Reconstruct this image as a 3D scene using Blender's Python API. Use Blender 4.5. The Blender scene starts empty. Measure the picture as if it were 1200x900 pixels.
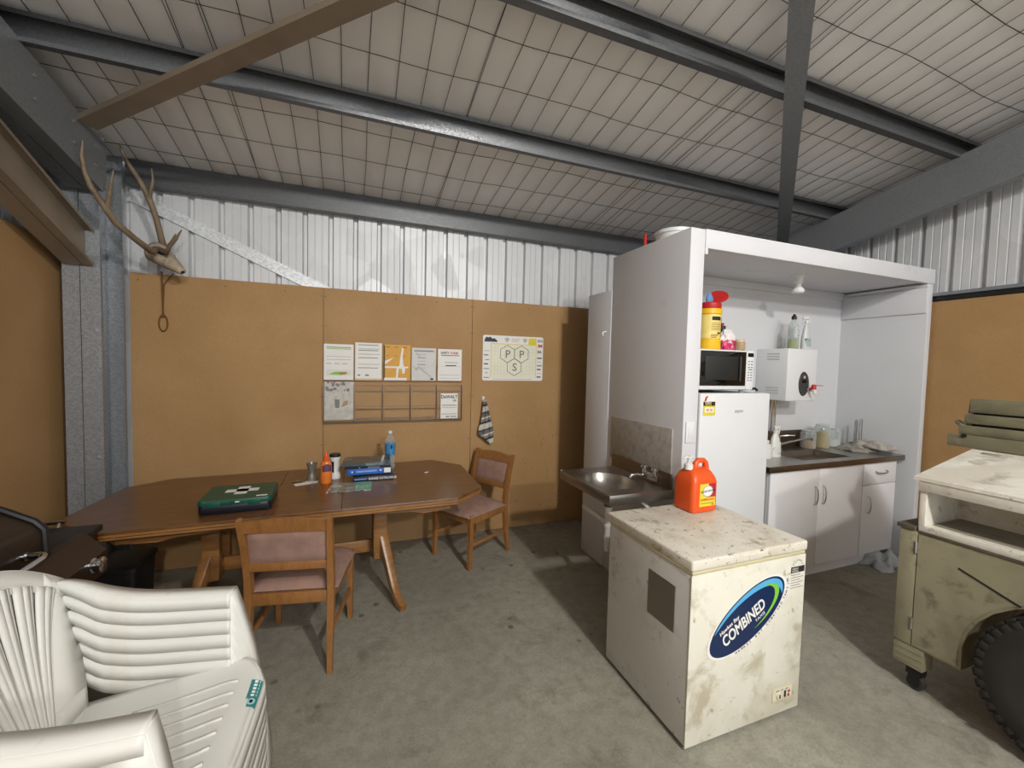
import bpy, bmesh, math, random
from mathutils import Vector, Matrix
random.seed(7)
PI = math.pi
sc = bpy.context.scene
COL = sc.collection

# ------------------------------------------------------------------ helpers
def lin(h):
    h = h.lstrip('#')
    r = []
    for i in (0, 2, 4):
        c = int(h[i:i+2], 16) / 255
        r.append(c / 12.92 if c <= 0.04045 else ((c + 0.055) / 1.055) ** 2.4)
    return (r[0], r[1], r[2], 1)

W = {}          # world matrix of every root / part

class MB:
    """collects vertices and faces of one part"""
    def __init__(s):
        s.v = []; s.f = []; s.m = []
    def add(s, verts, faces, mi=0):
        o = len(s.v)
        s.v += [tuple(x) for x in verts]
        s.f += [tuple(i + o for i in f) for f in faces]
        s.m += [mi] * len(faces)
        return s
    def bm(s, b, mi=0, M=None):
        b.verts.ensure_lookup_table(); b.verts.index_update()
        vs = [(M @ v.co if M else v.co.copy()) for v in b.verts]
        s.add(vs, [[v.index for v in f.verts] for f in b.faces], mi)
        b.free()
        return s
    def box(s, x0, x1, y0, y1, z0, z1, bev=0, mi=0, seg=2, M=None):
        b = bmesh.new()
        vs = [b.verts.new((x, y, z)) for z in (z0, z1) for y in (y0, y1) for x in (x0, x1)]
        for q in ((0, 2, 3, 1), (4, 5, 7, 6), (0, 1, 5, 4), (2, 6, 7, 3), (0, 4, 6, 2), (1, 3, 7, 5)):
            b.faces.new([vs[i] for i in q])
        if bev:
            bmesh.ops.bevel(b, geom=b.edges[:], offset=bev, segments=seg, affect='EDGES', profile=0.5)
        return s.bm(b, mi, M)
    def cbox(s, c, size, R=None, bev=0, mi=0):
        h = [x / 2 for x in size]
        M = Matrix.Translation(Vector(c)) @ (R.to_4x4() if R else Matrix())
        return s.box(-h[0], h[0], -h[1], h[1], -h[2], h[2], bev, mi, M=M)
    def bar(s, a, b, w, h, up=(0, 0, 1), bev=0, mi=0):
        """rectangular bar from a to b; w across, h along up"""
        a = Vector(a); b = Vector(b); d = (b - a); L = d.length; d.normalize()
        x = d.cross(Vector(up)).normalized(); z = x.cross(d)
        R = Matrix((x, d, z)).transposed()
        return s.cbox((a + b) / 2, (w, L, h), R, bev, mi)
    def tube(s, pts, r, n=10, mi=0, caps=True, closed=False, flat=1.0):
        P = [Vector(p) for p in pts]; k = len(P)
        R = r if isinstance(r, (list, tuple)) else [r] * k
        prev = None; rings = []
        for i in range(k):
            if closed: t = P[(i + 1) % k] - P[i - 1]
            else: t = P[min(i + 1, k - 1)] - P[max(i - 1, 0)]
            t.normalize()
            if prev is None:
                a = Vector((0, 0, 1)) if abs(t.z) < .9 else Vector((1, 0, 0))
            else: a = prev
            x = (a - t * a.dot(t)).normalized(); prev = x; y = t.cross(x)
            rings.append([P[i] + (x * math.cos(2 * PI * j / n) * flat + y * math.sin(2 * PI * j / n)) * R[i] for j in range(n)])
        vs = [p for q in rings for p in q]; fs = []
        for i in range(k if closed else k - 1):
            for j in range(n):
                a = i * n + j; b2 = i * n + (j + 1) % n; i2 = (i + 1) % k
                fs.append((a, b2, i2 * n + (j + 1) % n, i2 * n + j))
        if caps and not closed:
            fs.append(tuple(range(n - 1, -1, -1))); fs.append(tuple((k - 1) * n + j for j in range(n)))
        return s.add(vs, fs, mi)
    def lathe(s, prof, c=(0, 0, 0), n=28, mi=0, M=None, sx=1, sy=1, cap=True):
        vs = []; fs = []; k = len(prof)
        for r, z in prof:
            for j in range(n):
                a = 2 * PI * j / n
                p = Vector((r * sx * math.cos(a), r * sy * math.sin(a), z))
                if M: p = M @ p
                vs.append(p + Vector(c))
        for i in range(k - 1):
            for j in range(n):
                fs.append((i * n + j, i * n + (j + 1) % n, (i + 1) * n + (j + 1) % n, (i + 1) * n + j))
        if cap:
            if prof[0][0] > 1e-6: fs.append(tuple(range(n - 1, -1, -1)))
            if prof[-1][0] > 1e-6: fs.append(tuple((k - 1) * n + j for j in range(n)))
        return s.add(vs, fs, mi)
    def prism(s, poly, o, u, v, d, mi=0):
        """polygon in the plane o+u*a+v*b, extruded by vector d"""
        o = Vector(o); u = Vector(u); v = Vector(v); d = Vector(d); n = len(poly)
        a = [o + u * p[0] + v * p[1] for p in poly]
        vs = a + [p + d for p in a]
        fs = [tuple(range(n - 1, -1, -1)), tuple(range(n, 2 * n))]
        fs += [(i, (i + 1) % n, (i + 1) % n + n, i + n) for i in range(n)]
        return s.add(vs, fs, mi)
    def grid(s, fn, nu, nv, mi=0):
        vs = [fn(i / nu, j / nv) for j in range(nv + 1) for i in range(nu + 1)]
        fs = [(j * (nu + 1) + i, j * (nu + 1) + i + 1, (j + 1) * (nu + 1) + i + 1, (j + 1) * (nu + 1) + i) for j in range(nv) for i in range(nu)]
        return s.add(vs, fs, mi)
    def sweep(s, prof, pts, up=(0, 0, 1), mi=0, closed_prof=True, scales=None):
        """profile (side, up) swept along pts"""
        P = [Vector(p) for p in pts]; k = len(P); n = len(prof); vs = []; fs = []
        for i in range(k):
            t = (P[min(i + 1, k - 1)] - P[max(i - 1, 0)]).normalized()
            x = t.cross(Vector(up)).normalized(); z = x.cross(t)
            q = scales[i] if scales else 1
            vs += [P[i] + x * a * q + z * b * q for a, b in prof]
        m = n if closed_prof else n - 1
        for i in range(k - 1):
            for j in range(m):
                fs.append((i * n + j, i * n + (j + 1) % n, (i + 1) * n + (j + 1) % n, (i + 1) * n + j))
        if closed_prof:
            fs.append(tuple(range(n - 1, -1, -1))); fs.append(tuple((k - 1) * n + j for j in range(n)))
        return s.add(vs, fs, mi)
    def ribbon(s, A, B, mi=0):
        n = len(A)
        return s.add(list(A) + list(B), [(i, i + 1, n + i + 1, n + i) for i in range(n - 1)], mi)
    def text(s, string, o, u, v, size, mi=0, bold=0.0, shear=0.0, depth=0.0, align='LEFT', sx=1.0):
        """flat lettering in the plane o,u,v"""
        vs, fs = text_geo(string, size, bold, shear)
        o = Vector(o); u = Vector(u).normalized(); v = Vector(v).normalized()
        if not vs: return s
        w = max(p[0] for p in vs)
        off = 0 if align == 'LEFT' else (-w * sx / 2 if align == 'CENTER' else -w * sx)
        return s.add([o + u * (p[0] * sx + off) + v * p[1] for p in vs], fs, mi)

def text_geo(string, size, bold, shear):
    cu = bpy.data.curves.new('tmp_text', 'FONT')
    cu.body = string; cu.size = size; cu.shear = shear; cu.offset = bold * size; cu.resolution_u = 3
    ob = bpy.data.objects.new('tmp_text', cu); COL.objects.link(ob)
    dg = bpy.context.evaluated_depsgraph_get()
    me = bpy.data.meshes.new_from_object(ob.evaluated_get(dg))
    vs = [tuple(v.co) for v in me.vertices]; fs = [tuple(p.vertices) for p in me.polygons]
    bpy.data.objects.remove(ob); bpy.data.curves.remove(cu); bpy.data.meshes.remove(me)
    return vs, fs

def link_mesh(mb, name, mat, M=None, smooth=35, recalc=True):
    me = bpy.data.meshes.new(name)
    inv = M.inverted() if M else None
    me.from_pydata([tuple(inv @ Vector(p)) if inv else p for p in mb.v], [], mb.f)
    mats = mat if isinstance(mat, (list, tuple)) else [mat]
    for m in mats: me.materials.append(m)
    if len(mats) > 1: me.polygons.foreach_set('material_index', mb.m)
    if recalc:
        b = bmesh.new(); b.from_mesh(me)
        bmesh.ops.recalc_face_normals(b, faces=b.faces[:]); b.to_mesh(me); b.free()
    if smooth:
        me.shade_smooth()
        me.set_sharp_from_angle(angle=math.radians(smooth))
    me.update()
    o = bpy.data.objects.new(name, me); COL.objects.link(o)
    return o

def tag(o, label, cat, group=None):
    o['label'] = label; o['category'] = cat
    if group: o['group'] = group
    return o

def thing(name, label, cat, loc=(0, 0, 0), rz=0, group=None):
    o = bpy.data.objects.new(name, None); COL.objects.link(o)
    o.empty_display_size = .1
    o.location = loc; o.rotation_euler = (0, 0, rz)
    W[o.name] = Matrix.Translation(Vector(loc)) @ Matrix.Rotation(rz, 4, 'Z')
    return tag(o, label, cat, group)

def part(mb, name, mat, parent, world=True, smooth=35, label=None, recalc=True):
    M = W[parent.name]
    o = link_mesh(mb, name, mat, M if world else None, smooth, recalc)
    o.parent = parent; W[o.name] = M
    if label: o['label'] = label
    return o

def solo(mb, name, mat, label, cat, loc, group=None, smooth=35, recalc=True):
    M = Matrix.Translation(Vector(loc))
    o = link_mesh(mb, name, mat, M, smooth, recalc)
    o.location = loc; W[o.name] = M
    return tag(o, label, cat, group)

def struct(mb, name, mat, parent=None, smooth=35, recalc=True):
    o = link_mesh(mb, name, mat, None, smooth, recalc)
    W[o.name] = Matrix()
    if parent: o.parent = parent
    else: o['kind'] = 'structure'
    return o

def dup(root, loc, rz, label, group=None):
    r = root.copy(); COL.objects.link(r); r.location = loc; r.rotation_euler = (0, 0, rz)
    r['label'] = label
    if group: r['group'] = group
    for ch in list(root.children):
        c = ch.copy(); COL.objects.link(c); c.parent = r
        for g in list(ch.children):
            d = g.copy(); COL.objects.link(d); d.parent = c
    return r

# ------------------------------------------------------------------ materials
def nodes(name):
    m = bpy.data.materials.new(name); m.use_nodes = True
    nt = m.node_tree; b = nt.nodes['Principled BSDF']
    return m, nt, b

def N(nt, t, **kw):
    n = nt.nodes.new(t)
    for k, v in kw.items():
        if k in n.inputs.keys(): n.inputs[k].default_value = v
        else: setattr(n, k, v)
    return n

def mix(nt, fac, a, b, mode='MIX'):
    n = nt.nodes.new('ShaderNodeMix'); n.data_type = 'RGBA'; n.blend_type = mode
    for sock, val in ((0, fac), (6, a), (7, b)):
        if hasattr(val, 'is_linked') or hasattr(val, 'links'): nt.links.new(val, n.inputs[sock])
        else: n.inputs[sock].default_value = val
    return n.outputs[2]

def ramp(nt, src, p0, p1, c0=(0, 0, 0, 1), c1=(1, 1, 1, 1)):
    r = nt.nodes.new('ShaderNodeValToRGB')
    r.color_ramp.elements[0].position = p0; r.color_ramp.elements[1].position = p1
    r.color_ramp.elements[0].color = c0; r.color_ramp.elements[1].color = c1
    nt.links.new(src, r.inputs[0]); return r.outputs[0]

def noise(nt, vec, scale, detail=4, rough=.55, dist=0):
    n = N(nt, 'ShaderNodeTexNoise', Scale=scale, Detail=detail, Roughness=rough, Distortion=dist)
    nt.links.new(vec, n.inputs['Vector']); return n.outputs['Fac']

def coords(nt, scale=(1, 1, 1), rot=(0, 0, 0)):
    tc = nt.nodes.new('ShaderNodeTexCoord'); mp = nt.nodes.new('ShaderNodeMapping')
    mp.inputs['Scale'].default_value = scale; mp.inputs['Rotation'].default_value = rot
    nt.links.new(tc.outputs['Object'], mp.inputs['Vector']); return mp.outputs[0]

def bump(nt, b, h, strength=.2, dist=.01):
    n = N(nt, 'ShaderNodeBump', Strength=strength, Distance=dist)
    nt.links.new(h, n.inputs['Height']); nt.links.new(n.outputs[0], b.inputs['Normal'])

def plain(name, col, rough=.5, metal=0, var=.06, vs=6, stain=None, bmp=0, bs=60, spec=.5, st_scale=(1, 1, 1), emit=None, alpha=1, trans=0):
    """painted / moulded surface: base colour, gentle mottling, optional list of stains (colour, scale, p0, p1, amount)"""
    m, nt, b = nodes(name)
    c = lin(col) if isinstance(col, str) else col
    v = coords(nt, st_scale)
    lo = tuple(x * (1 - var) for x in c[:3]) + (1,); hi = tuple(min(1, x * (1 + var)) for x in c[:3]) + (1,)
    out = mix(nt, ramp(nt, noise(nt, v, vs), .3, .7), lo, hi)
    for st in (stain or []):
        sc_, s0, p0, p1, amt = st[:5]
        f = ramp(nt, noise(nt, v, s0, 6, .62, .4 if len(st) < 6 else st[5]), p0, p1, (0, 0, 0, 1), (amt, amt, amt, 1))
        out = mix(nt, f, out, lin(sc_))
    nt.links.new(out, b.inputs['Base Color'])
    b.inputs['Roughness'].default_value = rough; b.inputs['Metallic'].default_value = metal
    b.inputs['Specular IOR Level'].default_value = spec
    b.inputs['Transmission Weight'].default_value = trans
    b.inputs['Alpha'].default_value = alpha
    if bmp: bump(nt, b, noise(nt, v, bs, 3), bmp, .004)
    return m

def wood(name, c0, c1, scale=(1, 1, 1), rough=.38, ring=14, rot=(0, 0, 0), wear=None, coat=.2):
    m, nt, b = nodes(name)
    v = coords(nt, scale, rot)
    f = noise(nt, v, ring, 5, .6, 1.2)
    out = mix(nt, ramp(nt, f, .32, .68), lin(c0), lin(c1))
    v2 = coords(nt, tuple(s * 6 for s in scale), rot)
    out = mix(nt, ramp(nt, noise(nt, v2, ring * 2, 3), .35, .75, (0, 0, 0, 1), (.35, .35, .35, 1)), out, lin(c0))
    if wear:
        f2 = ramp(nt, noise(nt, coords(nt), wear[1], 6, .65, .6), wear[2], wear[3], (0, 0, 0, 1), (wear[4],) * 3 + (1,))
        out = mix(nt, f2, out, lin(wear[0]))
    nt.links.new(out, b.inputs['Base Color'])
    b.inputs['Roughness'].default_value = rough; b.inputs['Coat Weight'].default_value = coat
    b.inputs['Coat Roughness'].default_value = .3
    bump(nt, b, f, .05, .003)
    return m

def galv(name, c0, c1, rough=.42, sc_=60, metal=.75, amt=1):
    m, nt, b = nodes(name)
    v = coords(nt)
    vo = N(nt, 'ShaderNodeTexVoronoi', Scale=sc_); nt.links.new(v, vo.inputs['Vector'])
    sep = nt.nodes.new('ShaderNodeSeparateColor'); nt.links.new(vo.outputs['Color'], sep.inputs[0])
    out = mix(nt, ramp(nt, sep.outputs[0], .1, .9), lin(c0), lin(c1))
    out = mix(nt, ramp(nt, noise(nt, v, 3), .4, .75, (0, 0, 0, 1), (.35, .35, .35, 1)), out, lin(c0))
    nt.links.new(out, b.inputs['Base Color'])
    b.inputs['Metallic'].default_value = metal
    nt.links.new(ramp(nt, sep.outputs[1], 0, 1, (rough - .08,) * 3 + (1,), (rough + .1,) * 3 + (1,)), b.inputs['Roughness'])
    return m

def clear(name, tint='#ffffff', a=.25, rough=.08, da=.5):
    """thin clear plastic / glass"""
    m, nt, b = nodes(name)
    out = nt.nodes['Material Output']
    tr = N(nt, 'ShaderNodeBsdfTransparent'); tr.inputs['Color'].default_value = lin(tint)
    b.inputs['Base Color'].default_value = lin(tint); b.inputs['Roughness'].default_value = rough
    mx = N(nt, 'ShaderNodeMixShader')
    lw = N(nt, 'ShaderNodeLayerWeight', Blend=.35)
    mr = N(nt, 'ShaderNodeMapRange'); mr.inputs['To Min'].default_value = a; mr.inputs['To Max'].default_value = min(1, a + da)
    nt.links.new(lw.outputs['Facing'], mr.inputs['Value'])
    nt.links.new(mr.outputs[0], mx.inputs['Fac']); nt.links.new(tr.outputs[0], mx.inputs[1]); nt.links.new(b.outputs[0], mx.inputs[2])
    nt.links.new(mx.outputs[0], out.inputs['Surface'])
    return m

def stripes(name, cols, scale, axis=0, rot=(0, 0, 0), rough=.9):
    m, nt, b = nodes(name)
    v = coords(nt, (1, 1, 1), rot)
    sep = nt.nodes.new('ShaderNodeSeparateXYZ'); nt.links.new(v, sep.inputs[0])
    mul = N(nt, 'ShaderNodeMath', operation='MULTIPLY'); mul.inputs[1].default_value = scale
    nt.links.new(sep.outputs[axis], mul.inputs[0])
    fr = N(nt, 'ShaderNodeMath', operation='FRACT'); nt.links.new(mul.outputs[0], fr.inputs[0])
    r = nt.nodes.new('ShaderNodeValToRGB'); r.color_ramp.interpolation = 'CONSTANT'
    el = r.color_ramp.elements
    el[0].position = 0; el[0].color = lin(cols[0][1]); el[1].position = cols[1][0]; el[1].color = lin(cols[1][1])
    for p, c in cols[2:]:
        e = el.new(p); e.color = lin(c)
    nt.links.new(fr.outputs[0], r.inputs[0]); nt.links.new(r.outputs[0], b.inputs['Base Color'])
    b.inputs['Roughness'].default_value = rough
    return m

def board_mat(name, spots):
    m, nt, b = nodes(name)
    v = coords(nt)
    out = mix(nt, ramp(nt, noise(nt, v, 2.2, 5), .3, .7), lin('#a68257'), lin('#b49064'))
    out = mix(nt, ramp(nt, noise(nt, v, 140, 2), .35, .7, (0, 0, 0, 1), (.35,) * 3 + (1,)), out, lin('#8f6f45'))
    out = mix(nt, ramp(nt, noise(nt, coords(nt, (1, 1, .5)), .9, 3), .52, .72, (0, 0, 0, 1), (.4,) * 3 + (1,)), out, lin('#927249'))
    if spots:
        vo = N(nt, 'ShaderNodeTexVoronoi', Scale=26, Randomness=1.0); nt.links.new(v, vo.inputs['Vector'])
        dot = ramp(nt, vo.outputs['Distance'], .10, .16, (1, 1, 1, 1), (0, 0, 0, 1))
        sep = nt.nodes.new('ShaderNodeSeparateXYZ'); nt.links.new(v, sep.inputs[0])
        r1 = N(nt, 'ShaderNodeMapRange'); r1.inputs['From Min'].default_value = .75; r1.inputs['From Max'].default_value = 1.5
        nt.links.new(sep.outputs[0], r1.inputs['Value'])
        r2 = N(nt, 'ShaderNodeMapRange'); r2.inputs['From Min'].default_value = 1.6; r2.inputs['From Max'].default_value = .9
        nt.links.new(sep.outputs[2], r2.inputs['Value'])
        mm = N(nt, 'ShaderNodeMath', operation='MULTIPLY'); nt.links.new(r1.outputs[0], mm.inputs[0]); nt.links.new(r2.outputs[0], mm.inputs[1])
        m2 = N(nt, 'ShaderNodeMath', operation='MULTIPLY'); nt.links.new(mm.outputs[0], m2.inputs[0]); nt.links.new(dot, m2.inputs[1])
        nz = ramp(nt, noise(nt, v, 9, 3), .42, .58)
        m3 = N(nt, 'ShaderNodeMath', operation='MULTIPLY'); nt.links.new(m2.outputs[0], m3.inputs[0]); nt.links.new(nz, m3.inputs[1])
        out = mix(nt, m3.outputs[0], out, lin('#54381a'))
    nt.links.new(out, b.inputs['Base Color'])
    b.inputs['Roughness'].default_value = .62; b.inputs['Specular IOR Level'].default_value = .3
    return m

def floor_mat():
    m, nt, b = nodes('concrete')
    v = coords(nt)
    out = mix(nt, ramp(nt, noise(nt, v, 1.3, 6, .6), .3, .7), lin('#8f8c80'), lin('#a8a599'))
    out = mix(nt, ramp(nt, noise(nt, v, 14, 7, .75), .42, .66, (0, 0, 0, 1), (.6,) * 3 + (1,)), out, lin('#79766a'))
    out = mix(nt, ramp(nt, noise(nt, v, 3.4, 7, .68, .5), .56, .66, (0, 0, 0, 1), (.5,) * 3 + (1,)), out, lin('#625f54'))
    vo = N(nt, 'ShaderNodeTexVoronoi', Scale=5.5); nt.links.new(v, vo.inputs['Vector'])
    d = ramp(nt, vo.outputs['Distance'], .07, .13, (.75,) * 3 + (1,), (0, 0, 0, 1))
    nz = ramp(nt, noise(nt, v, 2.3, 2), .46, .56)
    mm = N(nt, 'ShaderNodeMath', operation='MULTIPLY'); nt.links.new(d, mm.inputs[0]); nt.links.new(nz, mm.inputs[1])
    out = mix(nt, mm.outputs[0], out, lin('#3f3b32'))
    out = mix(nt, ramp(nt, noise(nt, v, 90, 2), .3, .7, (0, 0, 0, 1), (.3,) * 3 + (1,)), out, lin('#5f5b50'))
    nt.links.new(out, b.inputs['Base Color'])
    b.inputs['Roughness'].default_value = .6
    b.inputs['Specular IOR Level'].default_value = .35
    bump(nt, b, noise(nt, v, 40, 5), .15, .004)
    return m

M = {}
M['floor'] = floor_mat()
M['board'] = board_mat('particleboard', False)
M['board_s'] = board_mat('particleboard_spotted', True)
M['cor'] = galv('corrugated_steel', '#c9cbce', '#d2d4d7', .45, 4, .15)
M['galv'] = galv('galvanised_steel', '#8f949a', '#a5aab0', .4, 120, .55)
M['purlin'] = galv('purlin_steel', '#5e6062', '#696b6e', .42, 160, .6)
M['rafter'] = galv('rafter_steel', '#7b7f83', '#878b8f', .45, 150, .45)
M['strap'] = galv('bright_galvanised', '#c8ccd0', '#e6e9eb', .38, 80, .3)
M['rust_steel'] = plain('weathered_steel', '#8a7d6d', .55, .3, .12, 5, bmp=.05)
M['foil'] = plain('roof_blanket', '#e4e4e4', .6, 0, .05, 1.2, stain=[('#d0cec9', .7, .5, .72, .4)], st_scale=(1, 1, 1))
M['wire'] = plain('mesh_wire', '#4a4642', .5, .6, .1)
M['black'] = plain('black_paint', '#141414', .5, 0, .1)
M['black_g'] = plain('black_glass', '#060607', .06, 0, .02)
M['blk_pl'] = plain('black_plastic', '#1a1a1c', .45, 0, .1)
M['grey_cap'] = plain('grey_capping', '#8b9097', .45, .4, .05)
M['kit'] = plain('white_painted_board', '#d1d2d7', .5, 0, .03, 2, stain=[('#b4b2b0', 3.2, .60, .72, .35)])
M['kit_in'] = plain('white_laminate_lining', '#cdcfd3', .45, 0, .03, 2, stain=[('#aeaeae', 2.4, .62, .74, .3)])
M['white'] = plain('white_enamel', '#dbdde0', .32, 0, .02, 3)
M['white_d'] = plain('white_door_laminate', '#dedfe2', .4, 0, .02, 3)
M['frz'] = plain('freezer_enamel', '#dcd9cc', .42, 0, .04, 4, stain=[('#b0a684', 2.2, .48, .66, .5), ('#9a8d6c', 5.5, .54, .66, .55), ('#6e5d3e', 17, .62, .70, .6), ('#40331f', 60, .68, .72, .7)])
M['frz_side'] = plain('freezer_side_enamel', '#d4d3d0', .42, 0, .04, 4, stain=[('#a9a39a', 3, .52, .68, .4), ('#8d867a', 7, .60, .70, .5), ('#5c5040', 26, .66, .71, .7)])
M['frz_top'] = plain('freezer_lid_enamel', '#d9d4c7', .45, 0, .06, 4, stain=[('#b3a78e', 4, .48, .66, .55), ('#7a5f3c', 8, .58, .66, .65), ('#4d3820', 18, .62, .68, .8), ('#2e2114', 55, .62, .67, .85)])
M['seal'] = plain('yellowed_seal', '#c9bf9c', .6, 0, .08, 8)
M['chrome'] = plain('chrome', '#c9cbcd', .15, 1, .02)
M['steel'] = plain('stainless_steel', '#a9a6a0', .28, .95, .06, 5)
M['steel_d'] = plain('stainless_edge', '#7a6d60', .3, .9, .1, 6)
M['table'] = wood('table_top_wood', '#563619', '#7b522c', (.35, 1.0, 1), .3, 16, (0, 0, 0), ('#3a2110', 3.2, .55, .75, .55), .35)
M['table_e'] = wood('table_edge_wood', '#80562e', '#a07343', (.3, 1.5, 1.5), .35, 16)
M['chair'] = wood('chair_wood', '#855830', '#a1713f', (1.6, 1.6, .35), .38, 18)
M['rose'] = plain('dusty_rose_upholstery', '#98796c', .9, 0, .14, 14, stain=[('#6f5049', 5, .55, .75, .5)], bmp=.15, bs=180)
M['plas'] = plain('white_moulded_plastic', '#d9d9d4', .42, 0, .02, 4, stain=[('#b9b09a', 3.4, .58, .76, .45), ('#8c8577', 14, .68, .78, .35)])
M['teal'] = plain('teal_sticker', '#2f7f80', .4)
M['orange'] = plain('orange_plastic', '#e4571f', .38, 0, .05, 4)
M['yellow'] = plain('yellow_plastic', '#e8b71b', .4)
M['red'] = plain('red_plastic', '#b51f1f', .4)
M['blue'] = plain('blue_wipe', '#5b86b3', .7)
M['pink'] = plain('pink_wrap', '#c42263', .4)
M['purple'] = plain('dark_purple_metal', '#3c2233', .35, .4)
M['paper'] = plain('paper', '#dcdad4', .7, 0, .03)
M['paper_w'] = plain('white_paper', '#e6e5e1', .6, 0, .02)
M['ink'] = plain('grey_ink', '#7d7d7d', .7)
M['ink_l'] = plain('pale_grey_ink', '#b5b5b2', .7)
M['ink_d'] = plain('black_ink', '#1c1c1e', .7)
M['amber'] = plain('amber_print', '#d29a2a', .5, 0, .05)
M['lime'] = plain('lime_print', '#7ec242', .5)
M['pyel'] = plain('yellow_print', '#d8c832', .5)
M['pcream'] = plain('cream_print', '#e6e4d2', .6)
M['navy'] = plain('navy_print', '#0f2650', .35)
M['sky'] = plain('light_blue_print', '#5aaede', .35)
M['royal'] = plain('blue_cover', '#2a5db4', .35)
M['redp'] = plain('red_print', '#b3263a', .5)
M['green_p'] = plain('green_print', '#3d8a5f', .5)
M['green'] = plain('first_aid_green', '#0d4d3c', .4)
M['dkgreen'] = plain('teal_grey_cover', '#3c4a50', .35)
M['bbq'] = plain('enamelled_hood', '#241b16', .28, .3, .12, 4, spec=.6)
M['bbq_p'] = plain('bronze_panel', '#3a2d25', .35, .5, .1)
M['tcream'] = plain('cream_green_paint', '#928c74', .55, 0, .09, 3, stain=[('#68634e', 2.6, .48, .66, .65), ('#4a4535', 9, .58, .70, .6), ('#2a241b', 28, .70, .75, .8)], bmp=.04)
M['tbox'] = plain('white_peeling_paint', '#e2dfd6', .55, 0, .05, 5, stain=[('#c2b9a6', 3, .46, .60, .6), ('#9a907d', 7, .56, .66, .6), ('#6a6050', 20, .62, .70, .6)], bmp=.1, bs=30)
M['tgrey'] = plain('bare_grey_timber', '#8f887b', .8, 0, .12, 7, stain=[('#5f584d', 6, .55, .7, .5)])
M['tyre'] = plain('tyre_rubber', '#23211e', .8, 0, .15, 9, bmp=.2, bs=40)
M['slat'] = plain('weathered_olive_timber', '#7d7860', .8, 0, .15, 7, stain=[('#4c4838', 7, .5, .7, .55), ('#b1ab95', 13, .62, .74, .5)], bmp=.1, st_scale=(1, .4, 1))
M['bone'] = plain('weathered_bone', '#a79a86', .7, 0, .2, 20, stain=[('#4d4033', 16, .52, .66, .8)], bmp=.3, bs=60)
M['antler'] = plain('antler', '#7d6c58', .6, 0, .2, 14, stain=[('#4e4033', 12, .5, .7, .6)], bmp=.15)
M['rope'] = plain('brown_cord', '#6b4a22', .9, 0, .2, 60)
M['clear'] = clear('clear_plastic', '#ffffff', .004, .15, .04)
M['glass'] = clear('jar_glass', '#e6ebea', .16, .04)
M['green_liq'] = plain('green_detergent', '#8f9a35', .15, 0, .04)
M['bottle_w'] = plain('milky_plastic', '#d9dbd8', .35)
M['coffee'] = plain('tan_powder', '#9a7a52', .9, 0, .1, 60)
M['tea'] = plain('golden_contents', '#a58a2c', .8, 0, .2, 40)
M['sugar'] = plain('white_sugar', '#dcdad5', .9)
M['cloth_g'] = plain('crumpled_grey_cloth', '#8d8a83', .9, 0, .25, 22, stain=[('#3e3b38', 14, .5, .62, .7), ('#c9c6bf', 9, .58, .68, .7)])
M['cloth_b'] = plain('pale_blue_grey_cloth', '#b5bbbf', .9, 0, .15, 16)
M['tile'] = plain('grey_splash_board', '#a49e97', .5, 0, .1, 26, stain=[('#7f7972', 20, .5, .65, .5)])
M['pvc'] = plain('white_pvc', '#d6d6d2', .4)
M['tea_towel'] = stripes('striped_towel', [(0, '#c4c1b8'), (.22, '#38393d'), (.34, '#7f7c77'), (.50, '#c4c1b8'), (.60, '#6a6865'), (.82, '#38393d'), (.90, '#c4c1b8')], 6.5, 2, (0, .28, 0))
M['vent'] = stripes('vent_grille', [(0, '#857d73'), (.6, '#5d564f')], 95, 2, rough=.6)
M['mesh_pl'] = plain('grey_glass_cup', '#77736a', .25, .2)
M['dial'] = plain('dark_grey_panel', '#3a3b3c', .3)

# ------------------------------------------------------------------ room constants (metres, camera stands over the origin)
BY = 3.767                       # face of the particleboard on the back wall
LX, RX = -1.74, 4.47             # left and right walls
def roof(y): return 2.96 + .19 * (3.72 - y)

# floor
m = MB(); m.grid(lambda u, v: (-3.2 + 9.5 * u, .1 + 3.85 * v, 0), 12, 6)
struct(m, 'floor', M['floor'])
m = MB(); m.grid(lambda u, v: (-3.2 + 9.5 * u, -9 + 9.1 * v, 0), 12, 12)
struct(m, 'floor_bounce_slab', plain('pale_bounce_slab', '#cfcdc6', .7, 0, .05, 2))  # unseen floor behind the camera, made pale to bounce light onto the ceiling

# ceiling: blanket insulation pillowing between the wires of a safety mesh
WX = [.08 + .147 * k for k in range(-13, 31)]
WY = [2.38 + .295 * k for k in range(-16, 5)]
def ceil_pt(u, v):
    x = -1.95 + 6.7 * u; y = -5.2 + 9.0 * v
    px = abs(math.sin(PI * (x - .08) / .147)); py = abs(math.sin(PI * (y - 2.38) / .295))
    sag = .010 * px ** .7 * (.35 + .65 * py)
    wob = .004 * math.sin(x * 9 + y * 4) + .003 * math.sin(x * 23 - y * 7)
    return (x, y, roof(y) + .012 - sag + wob)
m = MB(); m.grid(ceil_pt, 230, 160)
ceiling = struct(m, 'ceiling', M['foil'], smooth=80)
m = MB()
for x in WX:
    n = 26; a = random.uniform(0, 6)
    m.tube([(x + .006 * math.sin(a + i * .9), -2.3 + 6.05 * i / n, roof(-2.3 + 6.05 * i / n) - .004 + .003 * math.sin(i * 2.1 + a)) for i in range(n + 1)], .0020, 5)
for x in (.668 + .013, -.80, 2.18, 2.33, -.66):
    m.tube([(x + .012 * math.sin(i * .25), -2.3 + 6.05 * i / 26, roof(-2.3 + 6.05 * i / 26) - .006) for i in range(27)], .0018, 5)
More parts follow.
